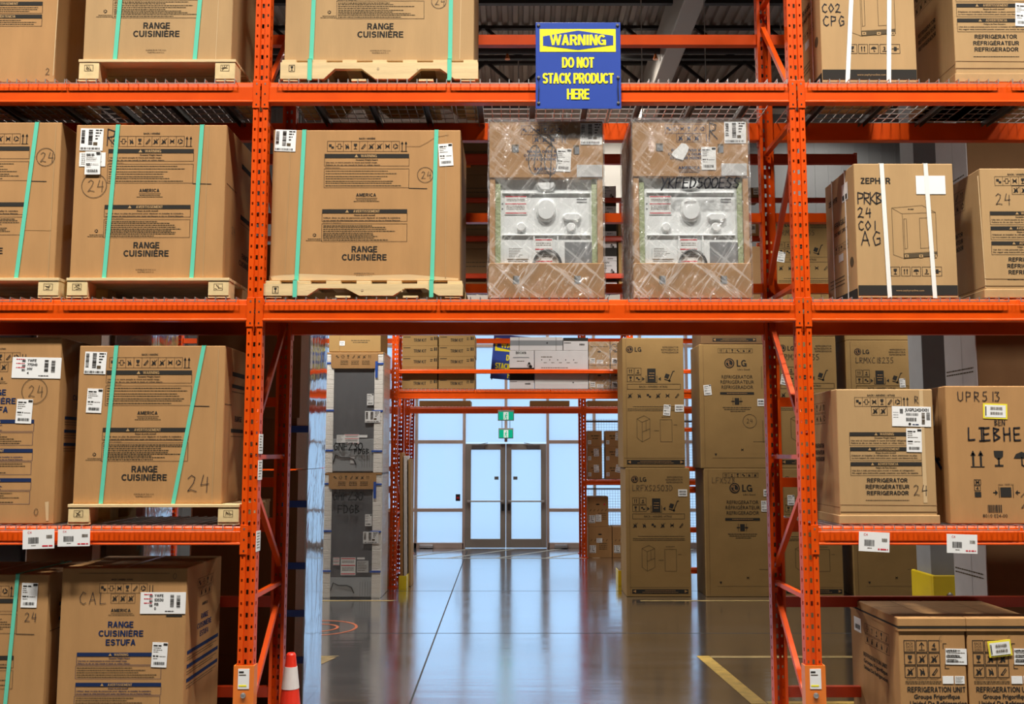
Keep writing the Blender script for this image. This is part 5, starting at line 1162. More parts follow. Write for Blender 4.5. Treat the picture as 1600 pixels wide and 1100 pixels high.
    c.sticker(1469 - 1403 + u0, vt + 91, 1486 - 1403 + u0, vt + 103, 'blank'); c.sticker(1488 - 1403 + u0, vt + 91, 1503 - 1403 + u0, vt + 103, 'lines')
    return c
unit('carton of a refrigeration unit on the floor at the right, nearest the passage', 1404, 1508, 966, 0, .92, 0)
c = unit('refrigeration unit carton in the lower right corner, with a yellow edged label', 1511, 1615, 966, 0, .92, 1)
c.sticker(1543, 1001, 1579, 1026, 'yellow', -6, lift=.003)
# tags on beams and posts
def card(name, lab, u0, v0, u1, v1, Y, rot, kind='price', cat='price tag', group='price tags on the lowest front beams', n=None):
    x0, zt_ = P(u0, v0, Y); x1, zb_ = P(u1, v1, Y); s_ = (x1 - x0) / (u1 - u0); r = math.radians(rot)
    mb = MB(); f = Face(mb, (x0, Y, zt_), (math.cos(r), 0, -math.sin(r)), (-math.sin(r), 0, -math.cos(r)), (0, -1, 0), s_, .0012); label_art(f, u1 - u0, v1 - v0, kind)
    return tag(mb.build(name), lab, cat, group)
YT = YF - .026
card('price_tag', 'leftmost white price tag on the lowest left beam', 36, 828, 84, 857, YT, -2)
card('price_tag', 'white price tag on the lowest left beam, just left of the pallet', 91, 827, 140, 853, YT, -1)
card('price_tag', 'tilted white price tag on the lowest right beam, beside the punched post', 1342, 830, 1391, 861, YT, 3)
card('price_tag', 'white price tag on the lowest right beam near the right edge', 1479, 834, 1528, 864, YT, 2)
for k, (u, v0, v1) in enumerate(((397, 678, 709), (395, 719, 750), (391, 830, 862))):
    x = XL + .0535; zt_, zb_ = P(0, v0, YF)[1], P(0, v1, YF)[1]
    mb = MB(); f = Face(mb, (x, YF - .01, zt_), (0, 1, 0), (0, 0, -1), (1, 0, 0), .001, .001); label_art(f, 95, (zt_ - zb_) * 1000, 'lines'); mb.box(x - .001, x + .0012, YF - .012, YF + .0, zb_, zt_, 'paper')
    tag(mb.build('paper_tag'), ['uppermost white paper tag on the side of the left post', 'middle white paper tag on the side of the left post', 'lowest white paper tag on the side of the left post'][k], 'tag', 'paper tags on the left post')
# the warning signs
def warning_sign(lab, xc, zc_, w, h, Y, rot=0.0, hang=True):
    t = thing('warning_sign', lab, 'sign', (xc, Y, zc_), 0, 'warning signs'); t.rotation_euler = (0, rot, 0); s_ = w / 133
    mb = MB().box(-w / 2, w / 2, 0, .006, -h / 2, h / 2, 'sign_blue', .002); f = Face(mb, (0, 0, h / 2), sc=s_)
    f.rect(-60, 11, 59, 48, 'sign_yellow'); f.poly([(-55, 23), (0, 13.5), (55, 22), (55, 37), (0, 45), (-55, 38)][::-1], 'sign_blue', 1.8)
    for o_ in (-.45, .45): f.text('WARNING', o_, 37.5, 17, 'sign_yellow', 1, 88, 'c', 2.6 + (o_ > 0) * .4)
    for tx, y, wd in (('DO NOT', 74, 51), ('STACK PRODUCT', 99.5, 112), ('HERE', 125, 36)): [f.text(tx, o_, y, 17, 'sign_yellow', 1, wd - 1, 'c', 1.5 + (o_ > 0) * .4) for o_ in (-.55, .55)]
    mb.build('panel', t)
    for sx in (-1, 1):
        for y in (5, 90, 131):
            b = MB().lathe([(.011, 0), (.011, .004), (.006, .008), (0, .008)], 'zinc_dark', 12); o = b.build('bolt', t); o.rotation_euler = (math.pi / 2, 0, 0); o.location = (sx * 62 * s_, 0, h / 2 - y * s_)
        MB().tube([(sx * 62 * s_, -.004, h / 2 - 90 * s_), (sx * 61.5 * s_, -.005, h / 2 - 108 * s_), (sx * 62.3 * s_, -.004, h / 2 - 131 * s_)], .0035, 'black_plastic', 6).build('zip_tie', t)
    if hang:
        for x in (-40, -28, -18): MB().bar((x * s_, .012, -h / 2 - .06), (x * s_, .012, h / 2 - .1), .006, .004, 'zinc').build('hanger_wire', t)
    return t
xa, za = P(837, 35, YF - .035); xb, zb2 = P(970, 170, YF - .035); xb = P(970, 100, YF - .035)[0]; xa = P(837, 100, YF - .035)[0]
warning_sign('blue and yellow DO NOT STACK PRODUCT sign on the upper front beam', (xa + xb) / 2, (za + zb2) / 2, xb - xa, za - zb2, YF - .035)
mb = MB(); mb.lathe([(.15, 0), (.15, .02), (.1, .03), (.085, .05)], 'cone_base', 4); 
ck = thing('traffic_cone', 'red traffic cone with a white band at the foot of the left upright', 'traffic cone', (P(454, 1060, 6.85)[0], 6.85, 0), math.pi / 4)
mb.build('base', ck); zt_ = P(0, 1020, 6.85)[1]
R0, R1 = .104, .031; rr = lambda z: R0 + (R1 - R0) * (z - .03) / (zt_ - .03); za, zb_ = P(0, 1075, 6.85)[1], P(0, 1041, 6.85)[1]
MB().lathe([(rr(.03), .03), (rr(za), za), (rr(zb_), zb_), (rr(zt_ - .01), zt_ - .01), (R1 * .8, zt_), (R1 * .5, zt_), (R1 * .4, zt_ - .05)], 'cone_red', 32).build('cone_body', ck, smooth=False)
MB().lathe([(rr(za) + .003, za), (rr(zb_) + .003, zb_)], 'cone_white', 32).build('reflective_band', ck)
# ------------------------------------------------------------------ goods behind the front rack
YLG = FLOORY(932.5)
def zv(v, Y): return P(0, v, Y)[1]
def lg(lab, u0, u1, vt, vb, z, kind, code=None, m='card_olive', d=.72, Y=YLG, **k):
    c = Carton('refrigerator_carton', lab, u0, u1, vt, vb, Y, d, z, m, 'carton', 'tall refrigerator cartons behind the front rack', um=732)
    s = (vb - vt) / 200
    (lg_back if kind == 'b' else lg_front)(c.f, s, code, **k); c.f.line([(c.x(u0 + 6), c.y(vt + 1)), (c.x(u0 + 6), c.y(vb - 1))], .4, 'card_dark'); c.done(); return c
za = zv(730, YLG)
c = lg('lower tall carton right of the passage, LRFXS2503D written on it', 977, 1077, 731, 932, 0, 'b', 'LRFXS2503D'); za1 = c.h + .003; hand(c, 'R', 1063, 738, 7, .6, 'marker_thin'); c.sticker(1059, 765, 1073, 776, 'code')
c = lg('upper tall carton right of the passage, white tag above its fridge drawing', 974, 1071, 528, 730, za1, 'b'); hand(c, 'R', 1022, 556, 20, .8, 'marker_thin'); c.sticker(1038, 633, 1049, 650, 'tag', 5); c.sticker(1056, 633, 1070, 644, 'code')
c = lg('lower wide carton with large logo, second stack right of the passage', 1100, 1206, 732, 932, 0, 'f', 'LFXS28'); c.sticker(1188, 783, 1199, 800, 'tag'); c.sticker(1192, 765, 1201, 776, 'code')
c = lg('upper wide carton with large logo, second stack right of the passage', 1096, 1202, 538, 731, c.h + .003, 'f', circ=True); c2z = c.t.location.z + c.h + .003; hand(c, 'CAL', 1110, 561, 10, .7, 'marker_thin'); c.sticker(1102, 602, 1114, 618, 'tag', -5); c.sticker(1186, 624, 1197, 635, 'code')
lg('plain dark carton topping the second stack, behind the right wrapped range', 1099, 1202, 385, 537, c2z, 'b', m='card_dark')
zs3 = [0, 0]
for i, (vt, vb, lb, cd) in enumerate(((732, 932, 'lowest', None), (526, 730, 'middle', 'LRMXC18235'), (334, 524, 'topmost', 'LRMXC18235'))):
    c = lg('%s carton of the third tall stack, seen behind the punched right post' % lb, 1217, 1312, vt, vb, zs3[0], 'b', cd); zs3[0] += c.h + .003
    if i: c.sticker(1224, vt + 60, 1236, vt + 76, 'tag', 10)
    else: c.sticker(1229, vt + 42, 1240, vt + 58, 'tag', 0)
    c = lg('%s carton of the fourth tall stack, left of the grey building column' % lb, 1329, 1436, vt + (6 if i == 1 else 0), vb, zs3[1], 'b' if i else 'f', cd); zs3[1] += c.h + .003
    if i == 1: c.sticker(1411, 592, 1420, 606, 'tag', -3)
# building column with its yellow guard
YC2 = 11.3
x0, x1 = P(1447, 707, YC2)[0], P(1447, 707, YC2)[0] + .42
m = MB().box(x0, x1, YC2, YC2 + .40, 0, ZC, 'grey_paint', .006); struct(m.build('column'))
t = thing('column_guard', 'yellow steel guard around the foot of the grey building column', 'column guard', ((x0 + x1) / 2, YC2 - .2, 0))
zt_ = zv(896, YC2); w = x1 - x0 + .13
m = MB()
for sx in (-1, 1):
    a, b = (-w / 2, -.004) if sx < 0 else (.004, w / 2)
    m = MB().box(a, b, 0, .05, 0, zt_, 'yellow_paint', .012).box(a if sx < 0 else b - .05, a + .05 if sx < 0 else b, .05, .62, 0, zt_, 'yellow_paint', .012).build('guard_half', t)
    o = MB().lathe([(.035, 0), (.035, .01), (.02, .022), (0, .022)], 'steel_bolt', 16).build('bolt', t); o.rotation_euler = (math.pi / 2, 0, 0); o.location = (sx * .075 - .02, 0, zt_ - .22)
# pale and brown stacks at the far right, close behind the rack
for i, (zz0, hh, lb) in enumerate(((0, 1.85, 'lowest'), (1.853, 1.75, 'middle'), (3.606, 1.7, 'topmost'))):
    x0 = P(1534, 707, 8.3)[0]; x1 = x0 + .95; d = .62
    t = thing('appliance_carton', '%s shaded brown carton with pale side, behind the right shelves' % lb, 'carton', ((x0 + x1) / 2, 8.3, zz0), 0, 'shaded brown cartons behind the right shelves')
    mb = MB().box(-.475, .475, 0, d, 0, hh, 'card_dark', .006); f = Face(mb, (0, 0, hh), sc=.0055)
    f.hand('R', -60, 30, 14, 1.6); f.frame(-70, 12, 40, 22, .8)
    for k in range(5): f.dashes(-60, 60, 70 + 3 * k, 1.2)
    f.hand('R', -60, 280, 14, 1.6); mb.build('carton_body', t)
    mb = MB().box(-.483, -.475, .004, d - .004, .004, hh - .004, 'white_carton', .002); f = Face(mb, (-.483, d - .01, hh), (0, -1, 0), n=(-1, 0, 0), sc=.0055)
    for k in range(3):
        y0 = 30 if i == 1 else 280
        f.icon('notruck', 12 + 34 * k, y0, 11); f.icon('hand', 12 + 34 * k, y0 + 20, 10)
    f.line([(62, 0), (62, hh / .0055)], .8, 'grey_carton')
    for y in (150, 156): f.dashes(4, 100, y, 2)
    mb.build('side_panel', t)
# stacks close behind the left shelves
def wrapped_stack(u0, u1, Y, d, levels, kind, lab, cat='wrapped appliance', grp='wrapped appliances close behind the left shelves'):
    x0, x1 = P(u0, 707, Y)[0], P(u1, 707, Y)[0]; z = 0
    for k, (hh, lb) in enumerate(levels):
        t = thing('wrapped_appliance', lab % lb, cat, ((x0 + x1) / 2, Y, z), 0, grp); W = (x1 - x0) / 2; zt_ = hh - .004
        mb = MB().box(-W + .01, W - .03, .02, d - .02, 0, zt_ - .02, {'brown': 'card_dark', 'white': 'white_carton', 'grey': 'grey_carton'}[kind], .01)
        mb.build('appliance_body', t)
        if kind == 'brown':
            for sx in (-1, 1):
                a, b = (W - .10, W - .006) if sx > 0 else (-W + .006, -W + .10)
                MB().box(a, b, .0, d - .004, 0.0, zt_, 'foam', .01).build('foam_corner', t)
            MB().box(-W + .02, W - .075, -.004, .02, .42, zt_ - .01, 'card_dark', .006).build('carton_sleeve', t)
            for zz in ([.35, .72, 1.1, 1.6] if k == 0 else [.3, 1.5]): MB().box(W - .20, W + .001, -.007, -.004, zz, zz + .055, 'blue_tape').build('tape', t)
        sk = MB(); rnd = random.Random(k + int(u0)); g = .006
        def skin(o, ax, n, w_):
            nn, nz = max(4, int(w_ / .09)), 20; vs = []
            for j in range(nz + 1):
                for i in range(nn + 1):
                    e_ = 0 if i in (0, nn) or j in (0, nz) else 1; vs.append(Vector(o) + Vector(ax) * (w_ * i / nn) + Vector((0, 0, zt_ * j / nz)) + Vector(n) * rnd.uniform(0, .012 if n[1] else .002) * e_)
            sk.add(vs, [(j * (nn + 1) + i, j * (nn + 1) + i + 1, (j + 1) * (nn + 1) + i + 1, (j + 1) * (nn + 1) + i) for j in range(nz) for i in range(nn)], 'thick_film')
        skin((W + g, -.01, 0), (0, 1, 0), (1, 0, 0), d + .01)
        if kind != 'brown': skin((-W - g, -.012, 0), (1, 0, 0), (0, -1, 0), 2 * W + 2 * g)
        sk.build('stretch_film', t, smooth=True)
        z += hh
LV = ((1.915, 'lower'), (1.9, 'upper'))
wrapped_stack(300, 481, 8.1, .70, LV, 'brown', '%s foam cornered appliance behind the left upright, its film catching daylight')
wrapped_stack(168, 230, 8.1, .62, ((1.915, 'lower'), (1.75, 'upper')), 'white', '%s pale film wrapped appliance behind the left shelves')
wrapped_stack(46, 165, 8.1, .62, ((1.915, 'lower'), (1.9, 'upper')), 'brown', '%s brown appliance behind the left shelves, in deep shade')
wrapped_stack(-75, 43, 8.1, .62, ((1.915, 'lower'), (1.75, 'upper')), 'grey', '%s grey wrapped appliance behind the shelves at the left edge')
# the two foam edged refrigerators across the aisle, with a carton on top
YFR = FLOORY(935); S_ = P(1, 735, YFR)[0] - P(0, 735, YFR)[0]
xc = P(551, 735, YFR)[0]
zf = [0, zv(738.5, YFR), zv(550, YFR)]
for k, (vt, vb, lb, code) in enumerate(((740, 935, 'lower foam edged grey refrigerator left of the passage', ('GHFZ30', 'FDGB')), (551, 738, 'upper foam edged grey refrigerator left of the passage', ('GNFZ30', 'FDGB')))):
    z = zf[k]; hh = zf[k + 1] - z - .004; t = thing('wrapped_refrigerator', lb + (', GHFZ30 on it' if k == 0 else ', GNFZ30 on it'), 'refrigerator', (xc, YFR, z), 0, 'foam edged refrigerators left of the passage')
    X = lambda u: (u - 551) * S_; Z = lambda v: hh * (vb - v) / (vb - vt); W = X(597); d = .78
    mb = MB().box(X(517), X(586), .02, d - .02, .0, hh - .01, 'fridge_grey', .006); mb.box(X(517.5), X(585.5), .012, .02, .02, Z(vb - (52 if k else 32)), 'fridge_metal', .003)
    f = Face(mb, (0, .012, hh), sc=S_)
    for q in range(5): f.line([(14 + q * 4, vb - vt - 28), (14 + q * 4, vb - vt - 6)], .5, 'zinc_dark')
    mb.build('appliance_body', t)
    cp = MB().box(X(507), X(596.5), 0.0, d, hh - .03, hh, 'card', .006); n = 6
    pr = [(X(514), Z(vt)), (X(588), Z(vt)), (X(588), Z(vt + 20)), (X(586.5), Z(vt + 24)), (X(583), Z(vt + 25.5)), (X(519), Z(vt + 25.5)), (X(515.5), Z(vt + 24)), (X(514), Z(vt + 20))]
    cp.prism(pr, -.006, .004, 'card', 'y'); f = Face(cp, (0, -.006, hh), sc=S_)
    for q in range(7): f.icon(('boxes', 'frame', 'glass', 'hand', 'notruck', 'notruck', 'up')[q], -27 + q * 8.5, 7, 3.2, 'ink_soft')
    for q in range(3):
        for y in (14, 16.5, 19): f.dashes(-22 + q * 17, -10 + q * 17, y, 1)
    cp.build('carton_cap', t)
    for a, b in ((507.5, 519), (583, 596.5)):
        mb = MB(); nz = 26
        for q in range(nz): mb.box(X(a), X(b), .004, d - .004, hh * q / nz + .0005, hh * (q + 1) / nz - .0005, 'foam', .004)
        mb.box(X(a) + .008, X(b) - .008, .012, d - .012, 0, hh - .02, 'foam'); mb.build('foam_corner', t)
    tp = MB()
    for v in (vt + 17, vt + 91, vt + 153): tp.box(X(507), X(520), -.002, .004, Z(v + 1.3), Z(v - 1.3), 'blue_tape').box(X(580), X(597), -.002, .004, Z(v + 2.3), Z(v - .5), 'blue_tape')
    tp.box(X(584), X(588), -.009, -.006, Z(vt + 40), Z(vt + 14), 'blue_tape'); tp.build('tape', t)
    def lab_(u0, v0, u1, v1, kd, pp='paper', nm='shipping_label'):
        mb = MB(); label_art(Face(mb, (X(u0), .009 if u1 < 583 else -.001, Z(v0)), sc=S_, lift=.0012), u1 - u0, v1 - v0, kd, pp); mb.build(nm, t)
    lab_(571.5, vt + 65, 582, vt + 83, 'tag'); lab_(569, vt + 92, 593, vt + 110, 'ship')
    if k: lab_(525, 680, 537, 692, 'lines'); lab_(537, 679, 560, 694, 'redlines', nm='notice'); lab_(560, 680, 573, 684, 'blank'); lab_(547, 714, 554, 724, 'blank', 'paper_grey')
    else: lab_(523, 872, 533, 884, 'redlines', nm='notice'); lab_(535, 872, 558, 899, 'redlines', nm='notice'); lab_(560, 877, 578, 895, 'lines', 'paper_grey'); lab_(560, 872, 572, 875, 'blank')
    mk = MB(); f = Face(mk, (0, -.0165, hh), sc=S_, lift=.001)
    if k: f.hand(code[0], -30, 143, 11, 1.7, 'black_plastic', 1, .7); f.hand(code[1], 2, 152, 8, 1.4, 'black_plastic', 1, .78)
    else: f.hand(code[0], -30, 30, 12, 1.8, 'black_plastic', 1, .66); f.hand(code[1], -22, 50, 12, 1.8, 'black_plastic', 1, .75)
    mk.build('pen_writing', t)
    b_ = vb - (24 if k else 20)
    MB().tube([(X(520), .006, Z(b_ + 8)), (X(524), .004, Z(b_ - 4)), (X(532), .004, Z(b_)), (X(545), .004, Z(b_)), (X(552), .004, Z(b_ + 3)), (X(556), .004, Z(b_ + 12))], .008, 'black_plastic', 6).build('power_cord', t)
    fm = MB().box(X(506), X(598.5), -.016, d + .01, 0.0, hh - .001, 'thin_film'); fm.build('stretch_film', t)
Y = YFR + .02
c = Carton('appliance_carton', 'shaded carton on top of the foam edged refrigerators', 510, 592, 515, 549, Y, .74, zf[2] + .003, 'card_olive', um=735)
c.f.line([(c.x(527), c.y(515)), (c.x(527), c.y(549))], .5, 'card_dark'); c.f.dashes(c.x(545), c.x(575), c.y(532), 1.2); c.f.dashes(c.x(548), c.x(572), c.y(535), 1.2); c.done(); c.sticker(527, 533, 535, 540, 'code')
# second rack: goods over the passage
YB1 = YB + .08
for i in range(3): 
    for k in range(3):
        a = XB[i] + .07 + k * (BAY - .12) / 3
        deck(a, a + (BAY - .2) / 3, YB, YB + PD, zb(608.5), 'distant wire deck at passage height of the second rack, %s third of the %s bay' % (['left', 'middle', 'right'][k], BN[i]), 'wire decks of the second rack')
        deck(a, a + (BAY - .2) / 3, YB, YB + PD, zb(447), 'distant wire deck high on the second rack, %s third of the %s bay' % (['left', 'middle', 'right'][k], BN[i]), 'wire decks of the second rack')
zs = zb(608.5) + DK; rh = .168
ORD = ['bottom', 'second', 'third', 'fourth', 'top']
for ci, (u0, u1) in enumerate(((628, 684), (685.2, 742))):
    for r in range(5):
        vb = 607.3 - r * 16.85
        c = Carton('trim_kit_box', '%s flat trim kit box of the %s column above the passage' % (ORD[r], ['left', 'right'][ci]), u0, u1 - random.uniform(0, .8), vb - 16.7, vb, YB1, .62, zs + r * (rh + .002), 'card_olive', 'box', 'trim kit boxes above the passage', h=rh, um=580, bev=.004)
        c.f.text('TRIM KIT', c.x((u0 + u1) / 2), c.y(vb - 6.2), 5, 'ink', 1, 20); c.f.rect(c.x(u0 + 2), c.y(vb - 14), c.x(u0 + 13), c.y(vb - 13))
        c.f.dashes(c.x(u0 + 44), c.x(u0 + 48), c.y(vb - 12), 1.2, 'ink'); c.f.dashes(c.x(u0 + 44), c.x(u0 + 48), c.y(vb - 9.5), 1.2, 'ink'); c.f.rect(c.x(u0 + 50), c.y(vb - 14), c.x(u0 + 52), c.y(vb - 9)); c.f.rect(c.x(u0 + 53), c.y(vb - 14), c.x(u0 + 54.5), c.y(vb - 9)); c.done()
def hood(lab, u0, u1, vt, vb, z, kind, Y=YB1, name='range_hood_carton', **k):
    c = Carton(name, lab, u0, u1, vt, vb, Y, .5, z, 'white_carton', 'carton', 'pale range hood cartons on the second rack', um=580, bev=.004, **k); g = c.f; w, hh = u1 - u0, vb - vt
    if kind == 'broan':
        g.text('BROAN', c.x(u0 + w * .47), c.y(vt + hh * .09), hh * .065, 'ink', 1, w * .42); g.poly([(c.x(u0 + w * .12), c.y(vt + hh * .19)), (c.x(u0 + w * .82), c.y(vt + hh * .19)), (c.x(u0 + w * .78), c.y(vt + hh * .165)), (c.x(u0 + w * .16), c.y(vt + hh * .165))][::-1], 'range_grey')
        g.rect(c.x(u0 + w * .36), c.y(vt), c.x(u0 + w * .6), c.y(vt + hh * .16), 'paper_grey', .8)
        g.dashes(c.x(u0 + w * .3), c.x(u0 + w * .6), c.y(vt + hh * .27), 1); g.disc(c.x(u0 + w * .8), c.y(vt + hh * .38), hh * .055, 'grey_carton'); g.disc(c.x(u0 + w * .86), c.y(vt + hh * .41), hh * .04, 'ink'); g.disc(c.x(u0 + w * .8), c.y(vt + hh * .33), hh * .03, 'ink')
        g.rect(c.x(u0), c.y(vt + hh * .44), c.x(u1), c.y(vt + hh * .76), 'ink'); g.bars(c.x(u0 + w * .63), c.y(vt + hh * .83), c.x(u0 + w * .85), c.y(vt + hh * .87), 'ink'); g.rect(c.x(u0 + w * .02), c.y(vt + hh * .79), c.x(u0 + w * .3), c.y(vt + hh * .80), 'ink')
    elif kind == 'plain':
        g.dashes(c.x(u0 + 10), c.x(u0 + 28), c.y(vt + 10), 1.2)
        for q in range(5): g.disc(c.x(u0 + 11 + q * 12.5), c.y(vt + 14.5), .8, 'ink'); g.dashes(c.x(u0 + 14 + q * 12), c.x(u0 + 19 + q * 12), c.y(vt + 19), .8)
        g.dashes(c.x(u0 + 10), c.x(u0 + 52), c.y(vt + 27), 1); g.rect(c.x(u0), c.y(vt + 45), c.x(u1), c.y(vt + 53), 'paper_grey'); g.disc(c.x(u0 + 60), c.y(vt + 50), 1.2, 'ink')
    elif kind == 'long':
        g.rect(c.x(u0), c.y(vt + 5), c.x(u1), c.y(vt + 13), 'range_grey'); g.disc(c.x(u0 + 58), c.y(vt + 9), 1.2, 'ink')
        for u in (u0 + 14, u0 + 72): g.line([(c.x(u), c.y(vt)), (c.x(u), c.y(vb))], .5, 'ink_soft')
    else:
        g.rect(c.x(u0), c.y(vt), c.x(u1), c.y(vt + 5), 'ink'); g.rect(c.x(u0 + 1), c.y(vt + 7.5), c.x(u0 + 12), c.y(vt + 8.6)); g.bars(c.x(u0 + 25), c.y(vt + 9), c.x(u0 + 33), c.y(vt + 12), 'ink')
    c.done(); return c
hz = zb(547) - zs
hood('pale range hood carton with a black band, beside the tilted warning sign', 796, 834.5, 546, 607, zs, 'broan', h=hz)
hood('wide pale carton with a grey stripe above the glass doors', 835.5, 919, 546, 607, zs, 'plain', h=hz)
hood('long pale carton lying on the range hood cartons', 797, 879.5, 525, 546, zs + hz + .002, 'long', h=.21)
hood('short pale carton with black top edge, at the right end of the upper row', 880.5, 919, 526, 546, zs + hz + .002, 'short', h=.20)
for q, (u0, u1, vt, vb) in enumerate(((920, 953, 570, 607.3), (954, 971, 570, 607.3), (920, 953, 533, 569.6), (954, 971, 533, 569.6))):
    c = Carton('small_carton', ['lower left', 'lower right', 'upper left', 'upper right'][q] + ' film wrapped tan carton on the second rack, right of the pale cartons', u0, u1, vt, vb, YB1, .55, zs if q < 2 else zs + .374, 'card_light', 'carton', 'film wrapped tan cartons on the second rack', h=.372, um=580, bev=.005)
    c.f.disc(c.x((u0 + u1) / 2), c.y(vt + 16), 3, 'ink', 1, 12, 1.2); c.f.dashes(c.x(u0 + 3), c.x(u1 - 3), c.y(vt + 8), 1)
    if q == 3: c.f.ring(c.x(u0 + 6), c.y(vt + 9), 5, 1, 'marker', 1.5)
    c.done(); c.sticker((u0 + u1) / 2 - 4, vb - 8, (u0 + u1) / 2 + 6, vb - 2, 'lines'); c.sticker(u0 + 2, vt + 26, u0 + 10, vt + 34, 'code')
    MB().box(-c.w / 2 - .005, c.w / 2 + .005, -.008, c.d + .004, .0, c.h - .001, 'stretch_film').build('stretch_film', c.t)
xa, za = P(766, 528, YB + PD + .06); xb, zb_ = P(800, 596, YB + PD + .06); w_ = .76
warning_sign('distant tilted blue and yellow warning sign above the glass doors', P(769, 560, YB + PD + .06)[0] + w_ / 2, (za + zb_) / 2 + .02, w_, .74, YB + PD + .004, math.radians(5), False)
# high up on the second rack, between the front goods
zh = zb(447) + DK
for q in range(4):
    c = Carton('appliance_carton', '%s big brown carton high on the second rack, left of the wrapped ranges' % ['lowest', 'second', 'third', 'topmost'][q], 672, 800, 0, 60, YB1, .7, zh + q * .60, 'card_dark', 'carton', 'big brown cartons high on the second rack', h=.598, um=340)
    c.f.dashes(c.x(700), c.x(780), 20, 1.4); c.f.dashes(c.x(700), c.x(780), 26, 1.4); c.f.dashes(c.x(700), c.x(740), 40, 2); c.done()
    if q == 3: c.sticker(727, 28, 735, 44, 'blank', paper='orange_guard', nm='orange_sticker')
for q in range(4):
    hood('%s range hood carton of the pile high between the wrapped ranges' % ['lowest', 'second', 'third', 'topmost'][q], 926, 965.5, 0, 40, zh + q * .405, 'broan', h=.403)
c = Carton('tall_panel_carton', 'narrow tan carton standing beside the range hood pile between the wrapped ranges', 966.5, 973, 342, 446, YB1 - .02, .6, zh, 'card_olive', um=400, bev=.003); c.done()
for q, (vt, vb, u0, u1, lb, mm) in enumerate(((293, 308, 1160, 1192, 'top', 'card_dark'), (335, 368.5, 1158, 1186, 'middle', 'card'), (388, 426, 1150, 1192, 'lowest', 'card_dark'))):
    z0 = zb((308.5, 368.5, 427)[q]) + .001
    c = Carton('small_carton', '%s small carton on a far beam, seen left of the right upright' % lb, u0, u1, vt, vb, YB - .001, .5, z0, mm, 'carton', 'small cartons seen left of the right upright', um=340, bev=.004); c.done(); c.sticker(u1 - 14, vt + 1, u1 - 6, vb - 4, 'code')
# low cartons of the second rack, beside the foam edged refrigerators, and boards leaning on its post
for q, (vt, vb, z0) in enumerate(((777, 800, 824), (800, 823, None), (842, 864, 887), (864, 887, None))):
    pass
for q, (zz, hh, lb) in enumerate(((0.0, .28, 'bottom'), (.283, .28, 'second'), (.566, .28, 'third'), (.849, .28, 'top'))):
    c = Carton('trim_kit_box', '%s tan box on the floor between the foam refrigerators and the far upright' % lb, 560, 608.5, 0, 28, YB + .25, .6, zz, 'card_olive', 'box', 'tan boxes beside the far upright', h=hh, um=840, bev=.004); c.f.dashes(c.x(600), c.x(606), 12, 1.5, 'ink'); c.done()
for q, (u, mm, lb, wd) in enumerate(((626.5, 'card', 'tan', .045), (632, 'board_white', 'white', .05), (637.5, 'card_light', 'pale tan', .035))):
    hh = 2.05 - .05 * q
    t = thing('leaning_board', '%s board standing against the second rack post, left of the doors' % lb, 'board', (-1.795 + .062 * q, 15.2 + .02 * q, 0), 0, 'boards leaning on the far post'); t.rotation_euler = (0, math.radians(-.8), 0)
    MB().box(-wd / 2, wd / 2, 0, .40, 0.002, hh, mm, .004).build('board', t)
def guard(lab, x, Y, sx, hh=.2):
    t = thing('post_guard', lab, 'post guard', (x, Y, 0), 0, 'yellow post guards on the floor'); MB().box(-.055, .055, 0, .012, 0, hh, 'yellow_paint', .003).build('front_plate', t); MB().box(sx * .055 - .006, sx * .055 + .006, .012, .34, 0, hh, 'yellow_paint', .003).build('side_plate', t)
x, Y = FP(628.5, 921); guard('yellow post guard at the foot of the boards left of the passage', x, Y, 1)
x, Y = FP(972, 916); guard('yellow post guard on the floor left of the tall cartons', x, Y, -1, .24)
# third rack: boxes by the windows
for k in range(3):
    for i in (0, 1, 2):
        wd = (XC[i + 1] - XC[i] - .16) / 3; a = XC[i] + .08 + k * wd
        deck(a, a + wd - .02, YC, YC + PD, zb(635.5, YC), 'wire deck of the third rack near the windows, %s third of the %s bay' % (['left', 'middle', 'right'][k], BN[i]), 'wire decks of the third rack')
    a = XC[2] + .07 + k * 1.15; deck(a, a + 1.12, YC, YC + PD, zb(749.5, YC), 'low wire deck right of the glass doors, %s third' % ['left', 'middle', 'right'][k], 'wire decks of the third rack')
zt3 = zb(635.5, YC) + DK
for q, (u0, u1, lb) in enumerate(((655, 735, 'left of centre'), (828, 890, 'right of centre'), (918, 968, 'rightmost'))):
    c = Carton('flat_carton', 'thin flat carton lying on the third rack beam, %s' % lb, u0, u1, 626, 634, YC + .1, .6, zt3, 'card_olive', 'carton', 'flat cartons on the third rack', um=640, bev=.004); c.done()
zl = zb(749.5, YC) + DK; rw = .315
for ci, (u0, u1) in enumerate(((918, 941), (946.5, 975))):
    for r in range(3):
        vb = 749 - r * 25
        c = Carton('small_carton', '%s box of the %s pile on the low shelf right of the glass doors' % (['bottom', 'middle', 'top'][r], ['left', 'right'][ci]), u0, u1, vb - 24, vb, YC + .08, .4, zl + r * (rw + .002), 'card', 'carton', 'small boxes on the low shelf by the windows', h=rw, um=740, bev=.005)
        c.f.dashes(c.x(u0 + 6), c.x(u1 - 4), c.y(vb - 16), 1.6); c.f.dashes(c.x(u0 + 8), c.x(u1 - 6), c.y(vb - 12), 1.4); c.done(); c.sticker(u0 + 1, vb - 9, u0 + 6, vb - 3, 'code')
        if r != 2 or ci: c.sticker(u1 - 13, vb - 21, u1 - 5, vb - 9, 'tag', -3 if ci == 0 else 12 if r == 0 else 3)
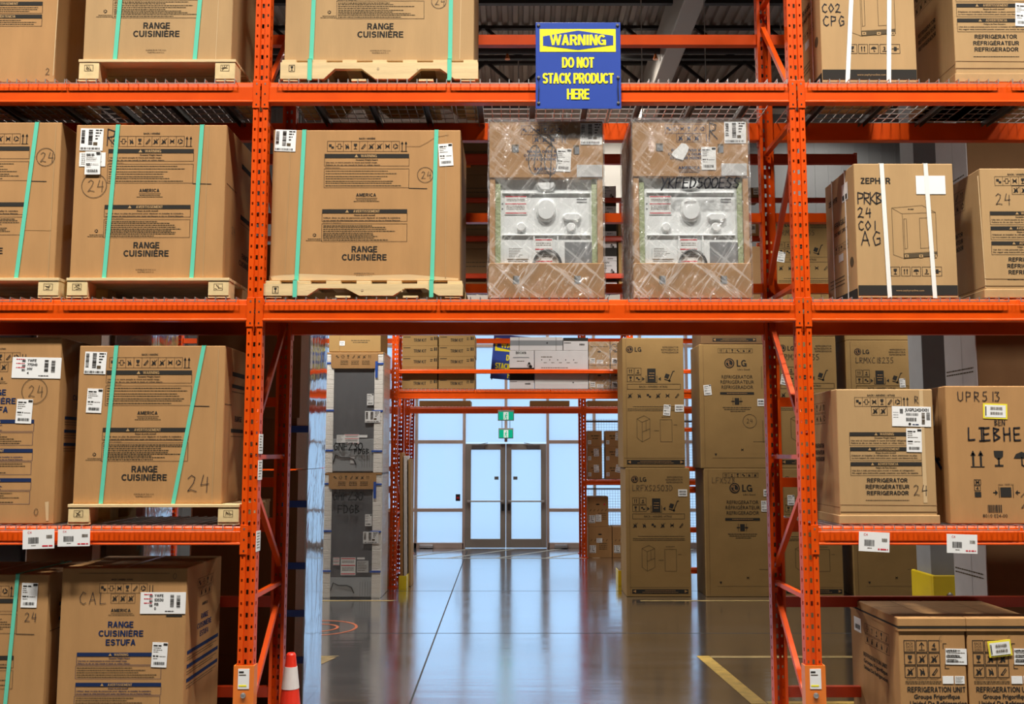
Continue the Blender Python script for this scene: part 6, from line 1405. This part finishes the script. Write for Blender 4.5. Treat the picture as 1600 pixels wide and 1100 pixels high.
for u0, u1, vt, vb, z0, hh, lb in ((919, 956, 824.5, 869, 0, .60, 'left floor box under the low shelf right of the glass doors'), (957, 988, 824.5, 869, 0, .60, 'right floor box under the low shelf, half hidden by the tall carton'), (918, 951, 778, 823.5, .603, .58, 'box with red marks on top of the floor boxes right of the doors')):
    c = Carton('small_carton', lb, u0, u1, vt, vb, YC + .06, .5, z0, 'card', 'carton', 'larger boxes by the windows', h=hh, um=840, bev=.005); g = c.f
    g.disc(c.x((u0 + u1) / 2), c.y(vt + 12), 3.2, 'ink', 1, 12, 1.1)
    for k in range(5): g.icon('hand', c.x(u0 + 5 + k * 6), c.y(vt + 21), 2)
    for k in range(4): g.dashes(c.x(u0 + 17), c.x(u0 + 30), c.y(vt + 26 + 3 * k), 1.1)
    if z0: g.disc(c.x(u0 + 27), c.y(vt + 12), 1.6, 'ink_red', 1.4)
    c.done(); c.sticker(u0 + 2, vt + 29, u0 + 12, vt + 41, 'ship'); c.sticker(u0 + 13, vt + 18 if not z0 else vt + 28, u0 + 22, vt + 25 if not z0 else vt + 39, 'lines')
# exit signs
def exit_sign(lab, u0, u1, v0, v1, Y, rods):
    x0, zt_ = P(u0, v0, Y); x1, zb_ = P(u1, v1, Y); w, h = x1 - x0, zt_ - zb_
    t = thing('exit_sign', lab, 'exit sign', ((x0 + x1) / 2, Y, zb_), 0, 'green running man exit signs')
    MB().box(-w / 2 - .015, w / 2 + .015, 0.002, .06, -.015, h + .035, 'lamp_body', .006).build('housing', t)
    mb = MB().box(-w / 2, w / 2, -.002, .004, 0, h, 'exit_green'); s_ = w / 22; f = Face(mb, (0, -.002, h), sc=s_); H_ = h / s_
    f.rect(-3.6, .4, 3.8, H_ - .4, 'exit_white'); L = lambda p, w=1.0: f.line(p, w, 'exit_green', 2)
    f.disc(.9, H_ * .22, 1.0, 'exit_green', 2); L([(.3, H_ * .36), (-.3, H_ * .62)], 1.5); L([(-.3, H_ * .62), (1.3, H_ * .72), (.9, H_ * .95)]); L([(-.3, H_ * .62), (-1, H_ * .78), (-2.3, H_ * .82)]); L([(.3, H_ * .38), (1.6, H_ * .5), (2.3, H_ * .42)], .7); L([(.2, H_ * .38), (-1.4, H_ * .42), (-1.7, H_ * .58)], .7)
    mb.build('lit_panel', t)
    for x in (-w * .3, w * .3): MB().tube([(x, .03, h + .03), (x, .03, rods - zb_)], .006, 'zinc_dark', 6).build('hanger', t)
exit_sign('upper green running man exit sign hanging above the doors', 779, 802, 643.5, 656, YC - .032, zb(636, YC))
exit_sign('lower green running man exit sign over the door frame', 780, 801, 671.5, 684, DOORY - .14, zv(655, DOORY))
